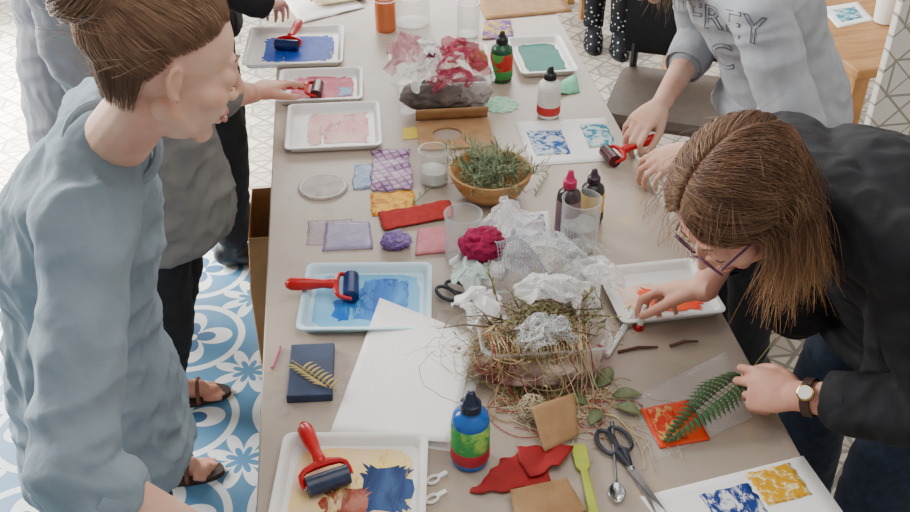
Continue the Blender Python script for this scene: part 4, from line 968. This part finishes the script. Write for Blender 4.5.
# watch on left wrist
d=(V((.885,1.00,.93))-wL).normalized(); u,w=basis(d); c=wL+d*.022
b=MB(); b.rings([[c+d*o+(u*math.cos(k*PI/16)+w*math.sin(k*PI/16))*(.0295+q) for k in range(32)] for o,q in ((-.008,0),(-.008,.0035),(.008,.0035),(.008,0))],close=True)
band=b.build('watch',mat('brown_watch_strap',"#3a241c",.5),rR,rR.location)
vn=(CAM-c); vn=(vn-d*vn.dot(d)); vn=(vn.normalized()+V((0,0,.3))).normalized()
MB().lathe([(.0135,0),(.0145,.002),(.0145,.006),(.012,.0075),(.0001,.0075)],c+vn*.031,28,vn).build('watch_case',mat('gold_case',"#b08a52",.25,metal=1),band,rR.location)
MB().lathe([(.0115,.0076),(.0115,.0082),(.0001,.0083)],c+vn*.031,28,vn).build('watch_dial',mat('white_dial',"#ece8de",.4),band,rR.location)
# R2 : right far person
rS,TS,topS,_=person('person in a grey lettered sweatshirt using a roller across the table',(1.1,2.2,0),dict(
  pelvis=(1.12,2.2,.90),chest=(1.00,2.19,1.12),neck=(.875,2.19,1.22),head=(.75,2.24,1.235),hf=(-.75,.0,-.64),hu=(-.62,0,.78),hiplat=V((0,-1,0)),
  Ls=(.92,1.995,1.18),Le=(1.0,1.87,.955),Lw=(.805,1.95,.865),Lhand=((-.9,.1,-.35),(-.1,.3,-1),((25,40,25),)*4,(8,2,-4,-10),(.8,.45,.3)),
  Rs=(.90,2.39,1.17),Re=(.97,2.41,.95),Rw=(.80,2.19,.865),Rhand=((-.75,-.45,-.35),(-.1,0,-1),((28,45,30),)*4,(6,2,-3,-8),(.8,.4,.4)),
  Lh=(1.12,2.10,.88),Lk=(1.07,2.08,.48),La=(1.12,2.08,.09),Lf=(-1,-.1,0),Rh=(1.12,2.3,.88),Rk=(1.07,2.32,.48),Ra=(1.12,2.32,.09),Rf=(-1,.1,0)),
  skinA,dict(trousers=f_trou,top=f_sweat,topname='sweatshirt',hair=h_ash,hem=.82,sleeve={'L':.72,'R':.35},sr=.062,g=.028,wr=.007,seed=12.,vox=.0045,hi=.3,it=8))
hair_hang(TS,rS,h_ash,2400,.11,14,.25,.0009,.25)
bpy.context.view_layer.update()
def surf_text(s,size,top,root,px,py,m,tilt=0,arc=0):
    cu=bpy.data.curves.new('t','FONT'); cu.body=s; cu.size=size; cu.align_x='CENTER'; cu.resolution_u=4; cu.fill_mode='NONE'; cu.bevel_depth=.0011; cu.bevel_resolution=1; cu.space_character=1.05
    o=bpy.data.objects.new('t',cu); C.objects.link(o); dg=bpy.context.evaluated_depsgraph_get()
    me=bpy.data.meshes.new_from_object(o.evaluated_get(dg)); bpy.data.objects.remove(o)
    ok,c,no,_=top.ray_cast(CAM-root.location,ray(px,py).normalized())
    if not ok: bpy.data.meshes.remove(me); return None
    nn=((CAM-root.location-c).normalized()*.85+no*.15).normalized()
    rt=(R*math.cos(tilt)-U*math.sin(tilt)); rt=(rt-nn*rt.dot(nn)).normalized(); up=nn.cross(rt)
    for v in me.vertices:
        p=c+rt*v.co.x+up*(v.co.y-arc*v.co.x**2)+nn*.2
        ok,loc,n2,_=top.ray_cast(p,-nn)
        v.co=(loc+nn*(.0015+v.co.z)) if ok else p-nn*.2
    me.materials.clear(); me.materials.append(m); q=bpy.data.objects.new('lettering',me); C.objects.link(q); q.parent=top
    return q
mt=mat('slate_print',"#525866",.8)
surf_text('FREY',.084,topS,rS,724,30,mt,.0,1.2)
surf_text('C',.095,topS,rS,724,68,mt,.0)

# ------------------------------------------------------------------ fern held by R1, dauber
tp=tipsR['L']; hold=(tp[0]+tp[4])/2
tip=P(668,440,TZ+.012); base=P(776,338,TZ+.12)
t=thing('fern_frond','green fern frond held over the orange-red plate','fern',hold)
pts=[base,lerp(base,hold,.55),hold,lerp(hold,tip,.5)+V((0,0,.006)),tip]
fine=[]
for i in range(4):
    for j in range(6): fine.append(lerp(pts[i],pts[i+1],j/6))
fine.append(tip)
MB().tube(fine,[lerp(.0014,.0006,i/24) for i in range(25)],5).build('stem',mat('fern_stem',"#6c7444",.7),t,hold)
b=MB(); n=19
for i in range(n):
    f=i/(n-1); g0=.12+.88*f; q=lerp(hold,lerp(hold,tip,.5)+V((0,0,.006)),g0*2) if g0<.5 else lerp(lerp(hold,tip,.5)+V((0,0,.006)),tip,g0*2-1)
    d=(tip-hold).normalized(); sd=d.cross(V((0,0,1))).normalized()
    L=.052*(1-f)**.7*min(1,.45+f*2.2)+.006
    for s in (-1,1):
        ld=(sd*s+d*.45+V((0,0,.02))).normalized(); leaf_mb(b,q,ld,L,.008,n=6)
        for k in range(1,6):
            for e in (-1,1): leaf_mb(b,q+ld*L*k/6.5,(ld*.5+d*e*.9).normalized(),.008*(1-k/8),.0036,n=3)
b.build('leaflets',mat('fern_green',"#2c4e2a",.65,"#406434",30),t,hold,solid=.0004,sharp=3)
tp=tipsR['R']; q=(tp[0]+tp[4])/2
t=thing('ink_dauber','small red and white dauber in the fingers of the person with glasses','dauber',q)
MB().lathe([(.003,0),(.007,.002),(.007,.02),(.005,.026),(.004,.05),(.001,.052)],q+V((0,0,-.022)),16,V((.15,.1,1))).build('stem',M_white,t,q)
MB().lathe([(.002,-.016),(.009,-.012),(.010,0),(.006,.004)],q+V((0,0,-.018)),16,V((.15,.1,1))).build('pad',M_red,t,q)

# ------------------------------------------------------------------ surroundings
t=thing('dining_chair','black chair with a taupe seat behind the grey sweatshirt','chair',(1.13,3.0,0),math.radians(-115))
MB().rings([rrect(.40,.40,.05,.43),rrect(.42,.42,.06,.45),rrect(.40,.40,.05,.475)]).build('seat',mat('taupe_vinyl',"#6d6259",.6),t)
for sx in (-1,1):
    for sy in (-1,1):
        MB().tube([(sx*.18,sy*.18,.44),(sx*.20,sy*.20,0)],[.016,.012],10).build('leg',M_black,t)
bk=MB(); N=36; out=[];inn=[]
for i in range(N):
    a=2*PI*i/N; ca,sa=math.cos(a),math.sin(a); k=1/max(abs(ca)/.21,abs(sa)/.17); out.append((ca*k,sa*k)); inn.append((ca*.05,sa*.05+.02))
bk.rings([[V((x_,p[0],.70+p[1])) for p in r] for r,x_ in ((out,-.215),(out,-.195),(inn,-.195),(inn,-.215))],close=True); bk.build('backrest',M_black,t,smooth=False)
for s in (-1,1): MB().tube([(-.2,s*.17,.44),(-.205,s*.17,.56)],.014,8).build('back_post',M_black,t)
# side table
t=thing('side_table','wooden side table at the upper right with prints drying on it','table',(1.86,3.24,0),.12)
MB().box((0,0,.735),(.85,1.3,.03)).build('tabletop',M_wood,t,smooth=False,bevel=.004)
for sx in (-1,1):
    for sy in (-1,1): MB().box((sx*.39,sy*.61,.36),(.05,.05,.72)).build('leg',M_wood,t,smooth=False,bevel=.004)
    MB().box((sx*.39,0,.68),(.02,1.1,.08)).build('apron',M_wood,t,smooth=False)
sheet('paper_sheet','white paper with a teal print on the wooden side table','paper',[(820,8),(858,2),(874,20),(838,28)],M_paper,prints=[(.2,.8,.2,.8,pr_teal)])
c=P(884,22); t=thing('ceramic_cup','white cup on the wooden side table','cup',c)
MB().lathe([(.028,0),(.034,.004),(.040,.09),(.037,.09),(.031,.01),(.001,.008)]).build('cup',M_white,t)
# patterned screen
def screen_mat():
    n=NT('geometric_screen_fabric'); sx=n.n.new('ShaderNodeSeparateXYZ'); n.L(n.tc.outputs['Object'],sx.inputs[0])
    ln,inn=geo_lines(n,sx.outputs[0],sx.outputs[2],.20,.8)
    n.L(n.mix(ln,lin('#e0dbd0'),lin('#9c968c')),n.b.inputs['Base Color']); n.b.inputs['Roughness'].default_value=.7
    return n.m
t=thing('patterned_screen','cream freestanding screen with thin geometric lines at the upper right edge','screen',(1.88,2.38,0),.05)
MB().box((0,0,.72),(.82,.03,1.36)).build('panel',screen_mat(),t,smooth=False,bevel=.006)
for s in (-1,1): MB().box((s*.3,0,.02),(.05,.34,.04)).build('foot',M_white,t,smooth=False,bevel=.006)
# patterned boots
mb=printmat('speckled_black',"#c8ccd0","#15171c",'dots',45,.22,.05)
for x,y,lb in ((592,40,'black speckled boot behind the table, left of the pair'),(618,46,'black speckled boot behind the table, right of the pair')):
    c=P(x,y,0); t=thing('rubber_boot',lb,'boot',c,math.radians(-100))
    B=MB(); B.tube([(0,0,.36),(0,0,.3),(0,0,.15),(0,0,.08)],[.065,.06,.05,.05],18); B.build('shaft',mb,t)
    MB().rings([[V((.075+.115*math.cos(a*PI/12),.045*math.sin(a*PI/12),z)) for a in range(24)] for z in (.012,.05)]+[[V((.05+.07*math.cos(a*PI/12),.035*math.sin(a*PI/12),.095)) for a in range(24)]]).build('foot',mb,t)
    MB().rings([[V((.075+.12*math.cos(a*PI/12),.048*math.sin(a*PI/12),z)) for a in range(24)] for z in (0,.014)]).build('sole',M_black,t)
# bench
t=thing('wooden_bench','brown wooden bench beyond the far right of the table','bench',(.98,4.95,0),.1)
MB().box((0,0,.45),(.7,.3,.04)).build('seat',M_wood,t,smooth=False,bevel=.004)
for sx in (-1,1):
    for sy in (-1,1): MB().box((sx*.3,sy*.11,.215),(.04,.04,.43)).build('leg',M_wood,t,smooth=False)
# paper bag
t=thing('paper_bag','brown paper bag standing on the floor at the left table edge','bag',(-.225,2.42,0))
b=MB(); b.rings([rrect(.13,.26,.006,.001),rrect(.132,.262,.006,.3),rrect(.10,.262,.006,.48),rrect(.096,.258,.006,.48),rrect(.126,.258,.006,.3),rrect(.126,.256,.006,.004)]); b.build('bag_body',mat('kraft_bag',"#b58d62",.8,"#a17a52",12,.2,40),t,smooth=False)
MB().tube([(.05,-.06,.45),(.05,-.05,.53),(.05,.05,.53),(.05,.06,.45)],.004,6).build('handle',M_card,t)
